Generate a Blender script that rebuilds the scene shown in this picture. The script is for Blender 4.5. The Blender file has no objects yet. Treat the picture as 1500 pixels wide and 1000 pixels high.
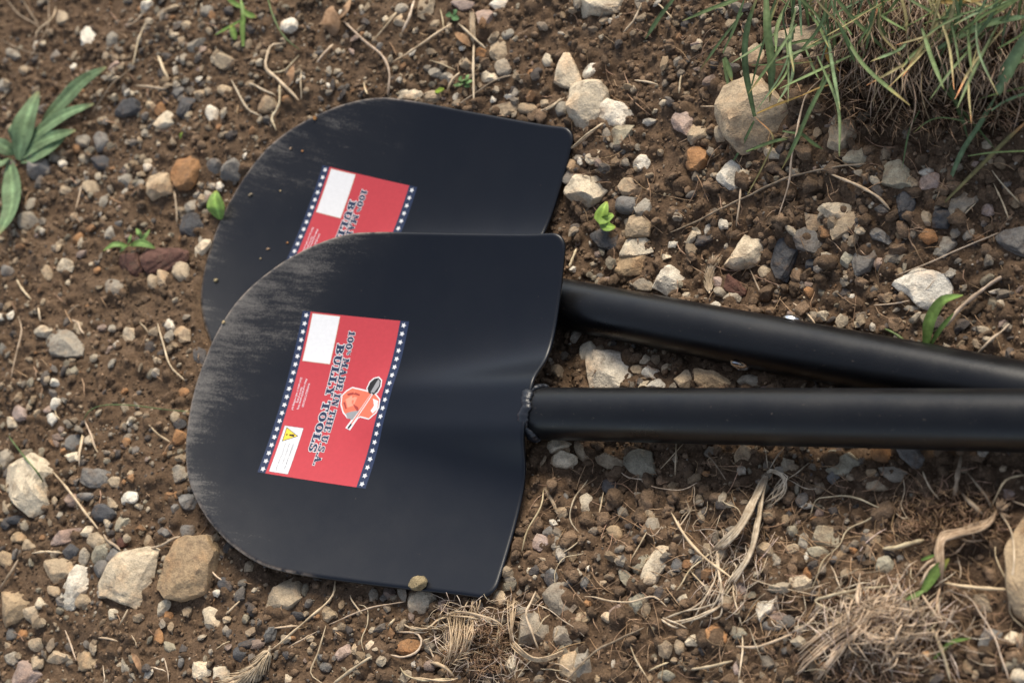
import bpy, math, random, re
import numpy as np
from mathutils import Matrix, Vector

SC = bpy.context.scene
COL = SC.collection
rs = np.random.RandomState(7)
random.seed(7)

# ---------------------------------------------------------------- camera, sky, sun, exposure
F_PX = 2138.6                                   # focal length in pixels of a 1500 px wide picture
CAM_AX = np.array([[0.87046, 0.0172, -0.49194], [0.19271, -0.93153, 0.30842], [-0.45295, -0.36327, -0.81417]])
CAM_LOC = np.array([0.6381, -0.2825, 0.8965])   # camera axes (right, down, forward) are the columns of CAM_AX
cd = bpy.data.cameras.new('camera')
cd.sensor_width = 36.0
cd.lens = F_PX / 1500 * 36
cd.clip_start = 0.02
cd.clip_end = 200
cd.dof.use_dof = True
cd.dof.focus_distance = 1.05
cd.dof.aperture_fstop = 6.3
cam = bpy.data.objects.new('camera', cd)
COL.objects.link(cam)
m = Matrix.Identity(4)
for r in range(3):
    m[r][0] = CAM_AX[r, 0]; m[r][1] = -CAM_AX[r, 1]; m[r][2] = -CAM_AX[r, 2]; m[r][3] = CAM_LOC[r]
cam.matrix_world = m
SC.camera = cam

SUN_EL, SUN_AZ = math.radians(42), math.radians(84)   # azimuth of the sun measured from +X towards +Y
w = bpy.data.worlds.new('World'); SC.world = w; w.use_nodes = True
nt = w.node_tree
sky = nt.nodes.new('ShaderNodeTexSky'); sky.sky_type = 'NISHITA'; sky.sun_disc = False
sky.sun_elevation = SUN_EL; sky.sun_rotation = math.pi / 2 - SUN_AZ
sky.air_density = 1.0; sky.dust_density = 1.2; sky.ozone_density = 1.0
bg = nt.nodes['Background']; bg.inputs['Strength'].default_value = 0.115
hs = nt.nodes.new('ShaderNodeHueSaturation'); hs.inputs['Saturation'].default_value = .60     # thin cloud greys the blue
nt.links.new(sky.outputs[0], hs.inputs['Color']); nt.links.new(hs.outputs[0], bg.inputs['Color'])
sl = bpy.data.lights.new('sun', 'SUN'); sl.energy = 2.65; sl.angle = math.radians(26); sl.color = (1.0, 0.90, 0.74)
so = bpy.data.objects.new('sun', sl); COL.objects.link(so)
sd = Vector((math.cos(SUN_EL) * math.cos(SUN_AZ), math.cos(SUN_EL) * math.sin(SUN_AZ), math.sin(SUN_EL)))
so.rotation_euler = sd.to_track_quat('Z', 'Y').to_euler(); so.location = sd * 5
vs = SC.view_settings
vs.view_transform = 'Standard'; vs.look = 'None'; vs.gamma = 1; vs.use_curve_mapping = False; vs.exposure = 0.74

# ---------------------------------------------------------------- small maths helpers
def hash2(ix, iy, seed):
    n = (ix.astype(np.int64) * 374761393 + iy.astype(np.int64) * 668265263 + seed * 982451653) & 0x7fffffff
    n = ((n ^ (n >> 13)) * 1274126177) & 0x7fffffff
    n = (n ^ (n >> 16)) & 0x7fffffff
    return (n % 100003) / 100003.0
def vnoise(x, y, s, seed):
    x = np.asarray(x) / s; y = np.asarray(y) / s
    ix = np.floor(x); iy = np.floor(y); fx = x - ix; fy = y - iy
    fx = fx * fx * (3 - 2 * fx); fy = fy * fy * (3 - 2 * fy)
    a = hash2(ix, iy, seed); b = hash2(ix + 1, iy, seed); c = hash2(ix, iy + 1, seed); d = hash2(ix + 1, iy + 1, seed)
    return (a * (1 - fx) + b * fx) * (1 - fy) + (c * (1 - fx) + d * fx) * fy - 0.5
def smooth(t):
    t = np.clip(t, 0, 1); return t * t * (3 - 2 * t)
def catmull(P, n):
    P = np.asarray(P, float)
    if len(P) < 3:
        t = np.linspace(0, 1, n)[:, None]; return P[0] * (1 - t) + P[-1] * t
    Q = np.vstack([2 * P[0] - P[1], P, 2 * P[-1] - P[-2]])
    seg = np.linalg.norm(np.diff(P, axis=0), axis=1); cum = np.r_[0, np.cumsum(seg)]
    out = []
    for s in np.linspace(0, cum[-1], n):
        i = min(max(np.searchsorted(cum, s, 'right') - 1, 0), len(P) - 2)
        t = (s - cum[i]) / max(seg[i], 1e-9)
        p0, p1, p2, p3 = Q[i:i + 4]
        out.append(0.5 * (2 * p1 + (p2 - p0) * t + (2 * p0 - 5 * p1 + 4 * p2 - p3) * t * t + (3 * p1 - p0 - 3 * p2 + p3) * t ** 3))
    return np.array(out)

# ---------------------------------------------------------------- materials
def mat(name):
    m = bpy.data.materials.new(name); m.use_nodes = True
    nt = m.node_tree; b = nt.nodes['Principled BSDF']
    return m, nt, b
def node(nt, t, **kw):
    n = nt.nodes.new(t)
    for k, v in kw.items():
        if k in n.inputs.keys(): n.inputs[k].default_value = v
        else: setattr(n, k, v)
    return n
def L(nt, a, b): nt.links.new(a, b)
def ramp(nt, fac, stops):
    r = nt.nodes.new('ShaderNodeValToRGB'); e = r.color_ramp.elements
    e[0].position, e[0].color = stops[0][0], (*stops[0][1], 1)
    e[1].position, e[1].color = stops[-1][0], (*stops[-1][1], 1)
    for p, c in stops[1:-1]:
        x = e.new(p); x.color = (*c, 1)
    L(nt, fac, r.inputs[0]); return r.outputs[0]
def mixc(nt, fac, a, b, mode='MIX'):
    n = nt.nodes.new('ShaderNodeMix'); n.data_type = 'RGBA'; n.blend_type = mode
    for s, v in ((0, fac), (6, a), (7, b)):
        if hasattr(v, 'is_linked'): L(nt, v, n.inputs[s])
        elif s == 0: n.inputs[0].default_value = v
        else: n.inputs[s].default_value = (*v, 1)
    return n.outputs[2]
def noise_tex(nt, scale, detail=4, rough=.6, vec=None):
    n = node(nt, 'ShaderNodeTexNoise'); n.inputs['Scale'].default_value = scale
    n.inputs['Detail'].default_value = detail; n.inputs['Roughness'].default_value = rough
    if vec is not None: L(nt, vec, n.inputs['Vector'])
    return n.outputs[0]
def bump(nt, h, strength, dist, prev=None):
    b = nt.nodes.new('ShaderNodeBump'); b.inputs['Strength'].default_value = strength; b.inputs['Distance'].default_value = dist
    L(nt, h, b.inputs['Height'])
    if prev is not None: L(nt, prev, b.inputs['Normal'])
    return b.outputs[0]

def soil_mat():
    m, nt, b = mat('brown_crumbly_soil')
    g = node(nt, 'ShaderNodeNewGeometry').outputs['Position']
    n1 = noise_tex(nt, 9, 3, .6, g); n2 = noise_tex(nt, 90, 5, .65, g); n3 = noise_tex(nt, 600, 3, .6, g)
    c = ramp(nt, n2, [(.28, (.056, .036, .022)), (.5, (.120, .079, .049)), (.72, (.205, .143, .093))])
    c = mixc(nt, n1, c, (.122, .076, .045), 'MIX')
    sp = ramp(nt, n3, [(.42, (.62, .60, .58)), (.58, (1, 1, 1)), (.74, (1.7, 1.6, 1.5))])
    c = mixc(nt, .8, c, sp, 'MULTIPLY')
    L(nt, c, b.inputs['Base Color']); b.inputs['Roughness'].default_value = .9
    b.inputs['Specular IOR Level'].default_value = .2
    nn = bump(nt, n3, .7, .0008); nn = bump(nt, n2, .6, .003, nn)
    L(nt, nn, b.inputs['Normal'])
    return m
def clod_mat(name='dry_soil_clod', use_obj=False):
    m, nt, b = mat(name)
    g = node(nt, 'ShaderNodeNewGeometry').outputs['Position']
    n2 = noise_tex(nt, 160, 4, .6, g); n3 = noise_tex(nt, 900, 3, .6, g)
    if use_obj: col = node(nt, 'ShaderNodeObjectInfo').outputs['Color']
    else:
        a = node(nt, 'ShaderNodeAttribute'); a.attribute_name = 'Col'; col = a.outputs['Color']
    v = ramp(nt, n2, [(.3, (.62, .6, .58)), (.7, (1.35, 1.33, 1.3))])
    c = mixc(nt, 1.0, col, v, 'MULTIPLY')
    v = ramp(nt, n3, [(.4, (.75, .74, .72)), (.6, (1.1, 1.1, 1.1)), (.75, (1.6, 1.55, 1.5))])
    c = mixc(nt, .8, c, v, 'MULTIPLY')
    L(nt, c, b.inputs['Base Color']); b.inputs['Roughness'].default_value = .92
    b.inputs['Specular IOR Level'].default_value = .2
    L(nt, bump(nt, n3, .8, .0010, bump(nt, n2, .8, .004)), b.inputs['Normal'])
    return m
def stone_mat(name, stuff=False, layered=0.0, stain=0.35):
    m, nt, b = mat(name)
    tc = node(nt, 'ShaderNodeTexCoord').outputs['Object'] if not stuff else node(nt, 'ShaderNodeNewGeometry').outputs['Position']
    mp = node(nt, 'ShaderNodeMapping'); L(nt, tc, mp.inputs['Vector'])
    if not stuff:
        oi = node(nt, 'ShaderNodeObjectInfo'); col = oi.outputs['Color']
        cx = node(nt, 'ShaderNodeCombineXYZ'); mu = node(nt, 'ShaderNodeMath', operation='MULTIPLY'); mu.inputs[1].default_value = 7.0
        L(nt, oi.outputs['Random'], mu.inputs[0]); L(nt, mu.outputs[0], cx.inputs[0]); L(nt, mu.outputs[0], cx.inputs[1])
        L(nt, cx.outputs[0], mp.inputs['Location'])
    else:
        a = node(nt, 'ShaderNodeAttribute'); a.attribute_name = 'Col'; col = a.outputs['Color']
    v = mp.outputs[0]
    n0 = noise_tex(nt, 45, 4, .6, v); n1 = noise_tex(nt, 180, 5, .65, v); n2 = noise_tex(nt, 900, 3, .6, v)
    c = mixc(nt, 1.0, col, ramp(nt, n1, [(.3, (.72, .71, .70)), (.55, (1.02, 1.02, 1.02)), (.75, (1.22, 1.21, 1.2))]), 'MULTIPLY')
    c = mixc(nt, ramp(nt, n0, [(.52, (0, 0, 0)), (.68, (stain, stain, stain))]), c, mixc(nt, 1.0, c, (1.0, .66, .40), 'MULTIPLY'))
    c = mixc(nt, 1.0, c, ramp(nt, n2, [(.36, (.78, .77, .76)), (.52, (1, 1, 1)), (.72, (1.14, 1.14, 1.14))]), 'MULTIPLY')
    # soil smears
    n4 = noise_tex(nt, 85, 5, .7, v)
    c = mixc(nt, ramp(nt, n4, [(.52, (0, 0, 0)), (.68, (.65, .65, .65))]), c, (.15, .10, .066))
    L(nt, c, b.inputs['Base Color']); b.inputs['Roughness'].default_value = .82
    b.inputs['Specular IOR Level'].default_value = .3
    nn = bump(nt, n1, .75, .0030); nn = bump(nt, n2, .6, .0006, nn)
    if layered:
        wv = node(nt, 'ShaderNodeTexWave'); wv.bands_direction = 'Z'; wv.inputs['Scale'].default_value = 110; wv.inputs['Distortion'].default_value = 3
        L(nt, v, wv.inputs['Vector']); nn = bump(nt, wv.outputs[1], layered, .0012, nn)
    L(nt, nn, b.inputs['Normal'])
    return m
def fibre_mat(name, c0, c1, rough=.7, obj=True, trans=0.0, both=False):
    m, nt, b = mat(name)
    g = node(nt, 'ShaderNodeNewGeometry').outputs['Position']
    n1 = noise_tex(nt, 260, 4, .6, g); n0 = noise_tex(nt, 60, 3, .6, g)
    c = ramp(nt, n1, [(.3, c0), (.7, c1)])
    c = mixc(nt, 1.0, c, ramp(nt, n0, [(.35, (.68, .66, .63)), (.65, (1.15, 1.15, 1.15))]), 'MULTIPLY')
    if obj: c = mixc(nt, 1.0, c, node(nt, 'ShaderNodeObjectInfo').outputs['Color'], 'MULTIPLY')
    if both or not obj:
        a_ = node(nt, 'ShaderNodeAttribute'); a_.attribute_name = 'Col'; c = mixc(nt, 1.0, c, a_.outputs['Color'], 'MULTIPLY')
    L(nt, c, b.inputs['Base Color']); b.inputs['Roughness'].default_value = rough
    b.inputs['Specular IOR Level'].default_value = .3
    L(nt, bump(nt, n1, .4, .0004), b.inputs['Normal'])
    if trans:
        t = node(nt, 'ShaderNodeBsdfTranslucent'); L(nt, c, t.inputs['Color'])
        mx = node(nt, 'ShaderNodeMixShader'); mx.inputs[0].default_value = trans
        L(nt, b.outputs[0], mx.inputs[1]); L(nt, t.outputs[0], mx.inputs[2]); L(nt, mx.outputs[0], nt.nodes['Material Output'].inputs['Surface'])
    return m
def paint_mat(dirt_amount):
    m, nt, b = mat('black_powder_coat_scuffed')
    tc = node(nt, 'ShaderNodeTexCoord').outputs['Object']
    at = node(nt, 'ShaderNodeAttribute'); at.attribute_name = 'dirt'
    wn = node(nt, 'ShaderNodeTexNoise'); wn.inputs['Scale'].default_value = 22; L(nt, tc, wn.inputs['Vector'])
    sc_ = node(nt, 'ShaderNodeVectorMath', operation='SCALE'); sc_.inputs['Scale'].default_value = .010; L(nt, wn.outputs['Color'], sc_.inputs[0])
    ad_ = node(nt, 'ShaderNodeVectorMath', operation='ADD'); L(nt, tc, ad_.inputs[0]); L(nt, sc_.outputs[0], ad_.inputs[1]); tcw = ad_.outputs[0]
    mp = node(nt, 'ShaderNodeMapping'); L(nt, tcw, mp.inputs['Vector'])
    mp.inputs['Scale'].default_value = (14, 42, 20); mp.inputs['Rotation'].default_value = (0, 0, -.22)
    mp2 = node(nt, 'ShaderNodeMapping'); L(nt, tcw, mp2.inputs['Vector']); mp2.inputs['Scale'].default_value = (26, 210, 40)
    mp2.inputs['Rotation'].default_value = (0, 0, -.20)
    s1 = noise_tex(nt, 1, 5, .6, mp.outputs[0]); s2 = noise_tex(nt, 1, 6, .75, mp2.outputs[0]); s3 = noise_tex(nt, 700, 3, .7, tc)
    s4 = noise_tex(nt, 28, 4, .6, tc)
    def math_(op, a, c, clamp=False):
        n = node(nt, 'ShaderNodeMath', operation=op); n.use_clamp = clamp
        for i, x in enumerate((a, c)):
            if hasattr(x, 'is_linked'): L(nt, x, n.inputs[i])
            else: n.inputs[i].default_value = x
        return n.outputs[0]
    e = math_('MULTIPLY', at.outputs['Fac'], dirt_amount)
    t = math_('ADD', math_('MULTIPLY', s1, 1.0), math_('MULTIPLY', s2, 2.1))
    t = math_('ADD', t, math_('MULTIPLY', s3, 1.5))
    t = math_('ADD', t, math_('MULTIPLY', s4, .9))
    t = math_('SUBTRACT', math_('ADD', t, math_('MULTIPLY', e, .95)), 3.30)
    mask = math_('MULTIPLY', math_('MULTIPLY', t, 1.2, True), math_('MINIMUM', math_('MULTIPLY', e, 1.2), 0.34), True)
    mask = math_('ADD', mask, math_('MULTIPLY', math_('MULTIPLY', e, s1), .10), True)
    base = mixc(nt, ramp(nt, noise_tex(nt, 1800, 2, .5, tc), [(.62, (0, 0, 0)), (.72, (1, 1, 1))]), (.0034, .0048, .0090), (.008, .010, .015))
    c = mixc(nt, mask, base, (.34, .31, .275))
    c = mixc(nt, ramp(nt, noise_tex(nt, 420, 2, .5, tc), [(.755, (0, 0, 0)), (.82, (.5, .5, .5))]), c, (.15, .125, .10))     # settled dust specks
    # bare, worn rim
    ar = node(nt, 'ShaderNodeAttribute'); ar.attribute_name = 'worn'
    c = mixc(nt, math_('MULTIPLY', ar.outputs['Fac'], ramp(nt, noise_tex(nt, 160, 4, .7, tc), [(.38, (0, 0, 0)), (.6, (.8, .8, .8))])), c, (.30, .24, .19))
    L(nt, c, b.inputs['Base Color'])
    r = math_('ADD', math_('MULTIPLY', mask, .45), math_('ADD', math_('MULTIPLY', s4, .16), .265))
    L(nt, r, b.inputs['Roughness'])
    b.inputs['Specular IOR Level'].default_value = .38
    L(nt, bump(nt, noise_tex(nt, 1500, 2, .5, tc), .12, .0003, bump(nt, s4, .05, .002)), b.inputs['Normal'])
    return m
def flat_mat(name, col, rough=.35, spec=.5, metal=0, bumpy=0, dust=0):
    m, nt, b = mat(name)
    tc = node(nt, 'ShaderNodeTexCoord').outputs['Object']
    n = noise_tex(nt, 300, 3, .6, tc)
    c = mixc(nt, 1.0, col, ramp(nt, n, [(.3, (.95, .95, .95)), (.7, (1.03, 1.03, 1.03))]), 'MULTIPLY')
    L(nt, c, b.inputs['Base Color']); b.inputs['Roughness'].default_value = rough
    b.inputs['Specular IOR Level'].default_value = spec; b.inputs['Metallic'].default_value = metal
    if dust:
        L(nt, mixc(nt, ramp(nt, noise_tex(nt, 380, 3, .6, tc), [(.66, (0, 0, 0)), (.76, (dust, dust, dust))]), c, (.15, .12, .095)), b.inputs['Base Color'])
        L(nt, ramp(nt, noise_tex(nt, 24, 5, .7, tc), [(.3, (rough - .07,) * 3), (.7, (rough + .10,) * 3)]), b.inputs['Roughness'])
    if bumpy: L(nt, bump(nt, noise_tex(nt, 500, 3, .6, tc), bumpy, .0006), b.inputs['Normal'])
    return m

M_SOIL = soil_mat()
M_CLOD = clod_mat(); M_CLODO = clod_mat('dry_soil_lump', True)
M_STONE = stone_mat('weathered_stone'); M_SLATE = stone_mat('layered_slate', layered=.5, stain=.15)
M_GRAVEL = stone_mat('mixed_gravel', stuff=True, stain=.2)
M_STRAW = fibre_mat('dry_straw', (.50, .385, .25), (.72, .58, .41))
M_ROOT = fibre_mat('dry_root', (.44, .335, .225), (.74, .62, .46))
M_HAIR = fibre_mat('fine_root', (.28, .17, .10), (.58, .40, .26), obj=False)
M_PALE = fibre_mat('pale_fibre', (.56, .44, .34), (.88, .75, .62), obj=False)
M_THATCH = fibre_mat('brown_thatch', (.26, .18, .125), (.52, .40, .29), obj=False)
M_GRASS = fibre_mat('green_grass', (.14, .20, .075), (.23, .31, .13), rough=.5, trans=.3, both=True)
M_LEAF = fibre_mat('weed_leaf', (.14, .22, .10), (.21, .30, .14), rough=.55, trans=.25, both=True)
M_PAINT1 = paint_mat(1.0); M_PAINT2 = paint_mat(.62)
M_PIPE = flat_mat('black_powder_coated_tube', (.0038, .0038, .0045), .33, .42, bumpy=.10, dust=.35)
M_WELD = flat_mat('painted_weld_bead', (.016, .018, .024), .36, .5, bumpy=.6)
M_NAVY = flat_mat('navy_print', (.020, .032, .075), .42, .4)
M_RED = flat_mat('red_print', (.49, .052, .064), .36, .40, bumpy=.04)
M_WHITE = flat_mat('white_print', (.73, .73, .74), .4, .4)
M_YELLOW = flat_mat('yellow_print', (.85, .62, .06), .4, .4)
M_BLACKINK = flat_mat('black_ink', (.02, .02, .02), .4, .4)
M_GREYINK = flat_mat('grey_ink', (.20, .21, .23), .4, .4)
M_CORAL = flat_mat('coral_print', (.72, .17, .10), .4, .4)
M_PINKINK = flat_mat('pale_pink_ink', (.78, .62, .66), .4, .4)
M_STEEL = flat_mat('bright_steel', (.7, .7, .72), .22, .5, metal=1)

# ---------------------------------------------------------------- mesh helpers
def mk(name, V, F, materials, parent=None, smooth_=False, mi=None, link=True):
    me = bpy.data.meshes.new(name)
    V = np.asarray(V, dtype=np.float32)
    if isinstance(F, np.ndarray):
        k = F.shape[1]; nf = len(F)
        me.vertices.add(len(V)); me.vertices.foreach_set('co', V.ravel())
        me.loops.add(nf * k); me.loops.foreach_set('vertex_index', F.astype(np.int32).ravel())
        me.polygons.add(nf); me.polygons.foreach_set('loop_start', np.arange(0, nf * k, k, dtype=np.int32))
        me.update(calc_edges=True)
    else:
        me.from_pydata([tuple(map(float, v)) for v in V], [], F)
    for mm in (materials if isinstance(materials, (list, tuple)) else [materials]): me.materials.append(mm)
    if mi is not None: me.polygons.foreach_set('material_index', np.asarray(mi, dtype=np.int32))
    me.polygons.foreach_set('use_smooth', np.full(len(me.polygons), smooth_, dtype=bool))
    me.update()
    o = bpy.data.objects.new(name, me)
    if link: COL.objects.link(o)
    if parent is not None: o.parent = parent
    return o
def vattr(o, name, vals):
    a = o.data.attributes.new(name, 'FLOAT', 'POINT'); a.data.foreach_set('value', np.asarray(vals, dtype=np.float32))
def vcol(o, cols):
    a = o.data.attributes.new('Col', 'FLOAT_COLOR', 'POINT')
    a.data.foreach_set('color', np.c_[cols, np.ones(len(cols))].astype(np.float32).ravel())
USED = set()
def tag(o, label, cat, group=None, kind=None):
    o['label'] = label
    if cat: o['category'] = cat
    if group: o['group'] = group
    if kind: o['kind'] = kind
def empty(name, loc=(0, 0, 0)):
    o = bpy.data.objects.new(name, None); COL.objects.link(o); o.location = loc; o.empty_display_size = .02
    return o
def ico(sub):
    t = (1 + 5 ** .5) / 2
    V = [(-1, t, 0), (1, t, 0), (-1, -t, 0), (1, -t, 0), (0, -1, t), (0, 1, t), (0, -1, -t), (0, 1, -t), (t, 0, -1), (t, 0, 1), (-t, 0, -1), (-t, 0, 1)]
    F = [(0, 11, 5), (0, 5, 1), (0, 1, 7), (0, 7, 10), (0, 10, 11), (1, 5, 9), (5, 11, 4), (11, 10, 2), (10, 7, 6), (7, 1, 8), (3, 9, 4), (3, 4, 2), (3, 2, 6), (3, 6, 8), (3, 8, 9), (4, 9, 5), (2, 4, 11), (6, 2, 10), (8, 6, 7), (9, 8, 1)]
    V = [np.array(v) / np.linalg.norm(v) for v in V]
    for _ in range(sub):
        cache = {}; G = []
        def mid(a, b):
            k = (min(a, b), max(a, b))
            if k not in cache:
                p = V[a] + V[b]; V.append(p / np.linalg.norm(p)); cache[k] = len(V) - 1
            return cache[k]
        for a, b, c in F:
            x, y, z = mid(a, b), mid(b, c), mid(c, a); G += [(a, x, z), (b, y, x), (c, z, y), (x, y, z)]
        F = G
    return np.array(V), np.array(F)
ICO = {k: ico(k) for k in (0, 1, 2, 3)}

# ---------------------------------------------------------------- shovel geometry (local frame: u towards the grip, v across, w up)
KV, KU = 1.1038, 0.4018
H0, H1 = -0.00788, 0.18245
POSE = [(np.array([[0.99597, 0.0, 0.08964], [0.0, 1.0, 0.0], [-0.08964, 0.0, 0.99597]]), np.array([0.0, 0.0, 0.0])),
        (np.array([[0.97658, 0.19901, 0.08173], [-0.19748, 0.97995, -0.02645], [-0.08536, 0.00969, 0.9963]]), np.array([-0.04275, 0.12612, -0.01607]))]
U_END, VW, U_TIP = 0.131, 0.139, -0.1765
HR = 0.01905
SCL = [1.0, 1.022]
_c = POSE[1][1]; POSE[1] = (POSE[1][0], CAM_LOC + SCL[1] * (_c - CAM_LOC))
def ridge(u, v):
    t = np.clip((u + .034) / .165, 0, 1)
    H = .0275 * t ** 1.2
    a = .0185 + .0095 * t
    q = np.abs(v) / a
    return H / (1 + np.maximum(q - .28, 0) ** 3.4 * .9)
def bladez(u, v): return KV * v * v + KU * u * u + ridge(u, v)
def outline(n=240):
    P = []
    rc = .0115
    P += [(U_END, y) for y in np.linspace(0, VW - rc, 40)]
    P += [(U_END - rc + rc * math.cos(a), VW - rc + rc * math.sin(a)) for a in np.linspace(0, math.pi / 2, 12)[1:]]
    T = [(.10, .1387), (.06, .1393), (.02, .1396), (-.02, .1396), (-.042, .1388), (-.057, .1375), (-.072, .1340), (-.085, .1294), (-.098, .1237), (-.110, .1170), (-.121, .1100), (-.132, .1015),
         (-.142, .0925), (-.151, .0825), (-.159, .0710), (-.1655, .0575), (-.1705, .0430), (-.174, .0270), (-.1760, .0120), (-.1765, 0)]
    P += [tuple(p) for p in catmull([(U_END - rc, VW)] + T, 110)[1:]]
    P = np.array(P)
    M = P[::-1][1:-1].copy(); M[:, 1] *= -1
    P = np.vstack([P, M])
    d = np.r_[0, np.cumsum(np.linalg.norm(np.diff(np.vstack([P, P[:1]]), axis=0), axis=1))]
    s = np.linspace(0, d[-1], n, endpoint=False); Q = np.vstack([P, P[:1]])
    return np.c_[np.interp(s, d, Q[:, 0]), np.interp(s, d, Q[:, 1])]
OUT = outline(420)
def in_blade(u, v, grow=0.0):
    th = np.arctan2(v, u); t0 = np.arctan2(OUT[:, 1], OUT[:, 0]); r0 = np.hypot(OUT[:, 0], OUT[:, 1]); o = np.argsort(t0)
    return np.hypot(u, v) < np.interp(th, t0[o], r0[o], period=2 * math.pi) + grow
def to_world(i, P): R, t = POSE[i]; return P * SCL[i] @ R.T + t
def to_local(i, P): R, t = POSE[i]; return (P - t) @ R / SCL[i]

# ---------------------------------------------------------------- ground height
CP = [(-.2, 0, .010), (-.6, 0, .018), (-.6, .45, .006), (-.35, .2, .004), (-.22, .30, -.008), (-.245, .16, -.008), (0, .305, -.016), (.13, .27, -.022), (0, -.165, .009), (.13, -.155, .004),
      (-.13, -.14, .010), (-.3, -.25, .014), (.15, -.25, .006), (.13, 0, -.024), (.17, .05, -.036), (.3, -.035, -.010), (.3, .1, -.024), (.45, 0, .004), (.45, -.15, .010), (.62, 0, .020), (.3, .22, -.004), (.33, .30, .012),
      (.43, .27, .036), (.62, .40, .075), (.45, .14, .0), (.62, .15, .02), (0, 0, -.016), (-.04, .12, -.045), (.2, .45, -.004), (0, .5, -.008), (.62, -.32, .012), (0, -.4, .012), (-.6, -.35, .02), (-.3, .5, 0), (.4, .5, .05)]
CP = np.array(CP)
def _tps(r): return np.where(r > 1e-9, r * r * np.log(np.maximum(r, 1e-9)), 0)
_n = len(CP)
_A = np.zeros((_n + 3, _n + 3)); _d = np.hypot(CP[:, None, 0] - CP[None, :, 0], CP[:, None, 1] - CP[None, :, 1])
_A[:_n, :_n] = _tps(_d) + np.eye(_n) * 2e-4; _A[:_n, _n] = 1; _A[:_n, _n + 1:] = CP[:, :2]; _A[_n:, :_n] = _A[:_n, _n:].T
_w = np.linalg.solve(_A, np.r_[CP[:, 2], 0, 0, 0])
def g0(x, y):
    x = np.clip(np.asarray(x, float), -.72, .72); y = np.clip(np.asarray(y, float), -.42, .56)
    z = _w[_n] + _w[_n + 1] * x + _w[_n + 2] * y
    for i in range(_n): z = z + _w[i] * _tps(np.hypot(x - CP[i, 0], y - CP[i, 1]))
    return z
def ceiling_z(x, y):
    """lowest shovel surface over (x, y), or +1"""
    x = np.asarray(x, float); y = np.asarray(y, float)
    best = np.full(x.shape, 1.0)
    for i, (R, t) in enumerate(POSE):
        z = np.zeros(x.shape)
        for _ in range(4):
            P = to_local(i, np.stack([x, y, z], -1)); z = z - SCL[i] * (P[..., 2] - (bladez(P[..., 0], P[..., 1]) - .003)) / R[2, 2]
        P = to_local(i, np.stack([x, y, z], -1))
        best = np.where(in_blade(P[..., 0], P[..., 1], .002), np.minimum(best, z), best)
        d = R @ np.array([1, 0, H1]); d /= np.linalg.norm(d); c = SCL[i] * (R @ np.array([U_END, 0, H0 + H1 * U_END])) + t; HR = SCL[i] * .01905
        dh = d[:2] / np.linalg.norm(d[:2]); s = (x - c[0]) * dh[0] + (y - c[1]) * dh[1]; off = np.abs(-(x - c[0]) * dh[1] + (y - c[1]) * dh[0])
        zz = c[2] + s * d[2] / np.linalg.norm(d[:2]) - np.sqrt(np.maximum(HR ** 2 - off ** 2, 0))
        best = np.where((off < HR) & (s > 0), np.minimum(best, zz), best)
    return best
X0, X1, Y0, Y1, ST = -.70, .66, -.36, .54, .0019
gx = np.arange(X0, X1, ST); gy = np.arange(Y0, Y1, ST)
GX, GY = np.meshgrid(gx, gy)
def cam_px(P):
    q = (np.asarray(P) - CAM_LOC) @ CAM_AX
    return q[..., :2] / q[..., 2:] * F_PX + np.array([750, 500]), q[..., 2]
G = g0(GX, GY)
G += vnoise(GX, GY, .06, 1) * .010 + vnoise(GX, GY, .025, 2) * .006 + vnoise(GX, GY, .011, 3) * .0032
dep = np.zeros_like(G)
def crumbiness(x, y):   # coarse crumbs towards the camera right and the slope, finer soil on the left
    return smooth((x + .15) / .4) * .8 + .2
nb = 15000
bx = rs.uniform(X0, X1, nb); by = rs.uniform(Y0, Y1, nb)
br = (.0016 + .0050 * rs.rand(nb) ** 3.0) * (.7 + .5 * crumbiness(bx, by))
lay = np.full_like(G, -1.0)
for i in range(nb):
    ix = int((bx[i] - X0) / ST); iy = int((by[i] - Y0) / ST); k = int(br[i] / ST) + 2
    a, b_, c, d_ = max(iy - k, 0), min(iy + k + 1, len(gy)), max(ix - k, 0), min(ix + k + 1, len(gx))
    dx = (GX[a:b_, c:d_] - bx[i]); dy = (GY[a:b_, c:d_] - by[i])
    q = 1 - (dx * dx + dy * dy) / br[i] ** 2
    hb = np.sqrt(np.maximum(q, 0)) * br[i] * .95 - br[i] * .25
    lay[a:b_, c:d_] = np.maximum(lay[a:b_, c:d_], np.where(q > 0, hb, -1))
G += np.maximum(lay, -.0016)
G += vnoise(GX, GY, .0045, 5) * .0012
CZ = ceiling_z(GX, GY)
G = np.minimum(G, CZ - .002)
def gh(x, y):
    x = np.asarray(x, float); y = np.asarray(y, float)
    fx = np.clip((x - X0) / ST, 0, len(gx) - 1.001); fy = np.clip((y - Y0) / ST, 0, len(gy) - 1.001)
    ix = fx.astype(int); iy = fy.astype(int); fx = fx - ix; fy = fy - iy
    return (G[iy, ix] * (1 - fx) + G[iy, ix + 1] * fx) * (1 - fy) + (G[iy + 1, ix] * (1 - fx) + G[iy + 1, ix + 1] * fx) * fy
def _box(A, k):
    for ax_ in (0, 1):
        P_ = np.pad(A, [(k, k) if a == ax_ else (0, 0) for a in (0, 1)], 'edge'); C_ = np.cumsum(P_, axis=ax_); C_ = np.insert(C_, 0, 0, axis=ax_)
        n_ = A.shape[ax_]; A = (np.take(C_, range(2 * k + 1, 2 * k + 1 + n_), axis=ax_) - np.take(C_, range(n_), axis=ax_)) / (2 * k + 1)
    return A
GS = _box(_box(G, 4), 4)
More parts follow.
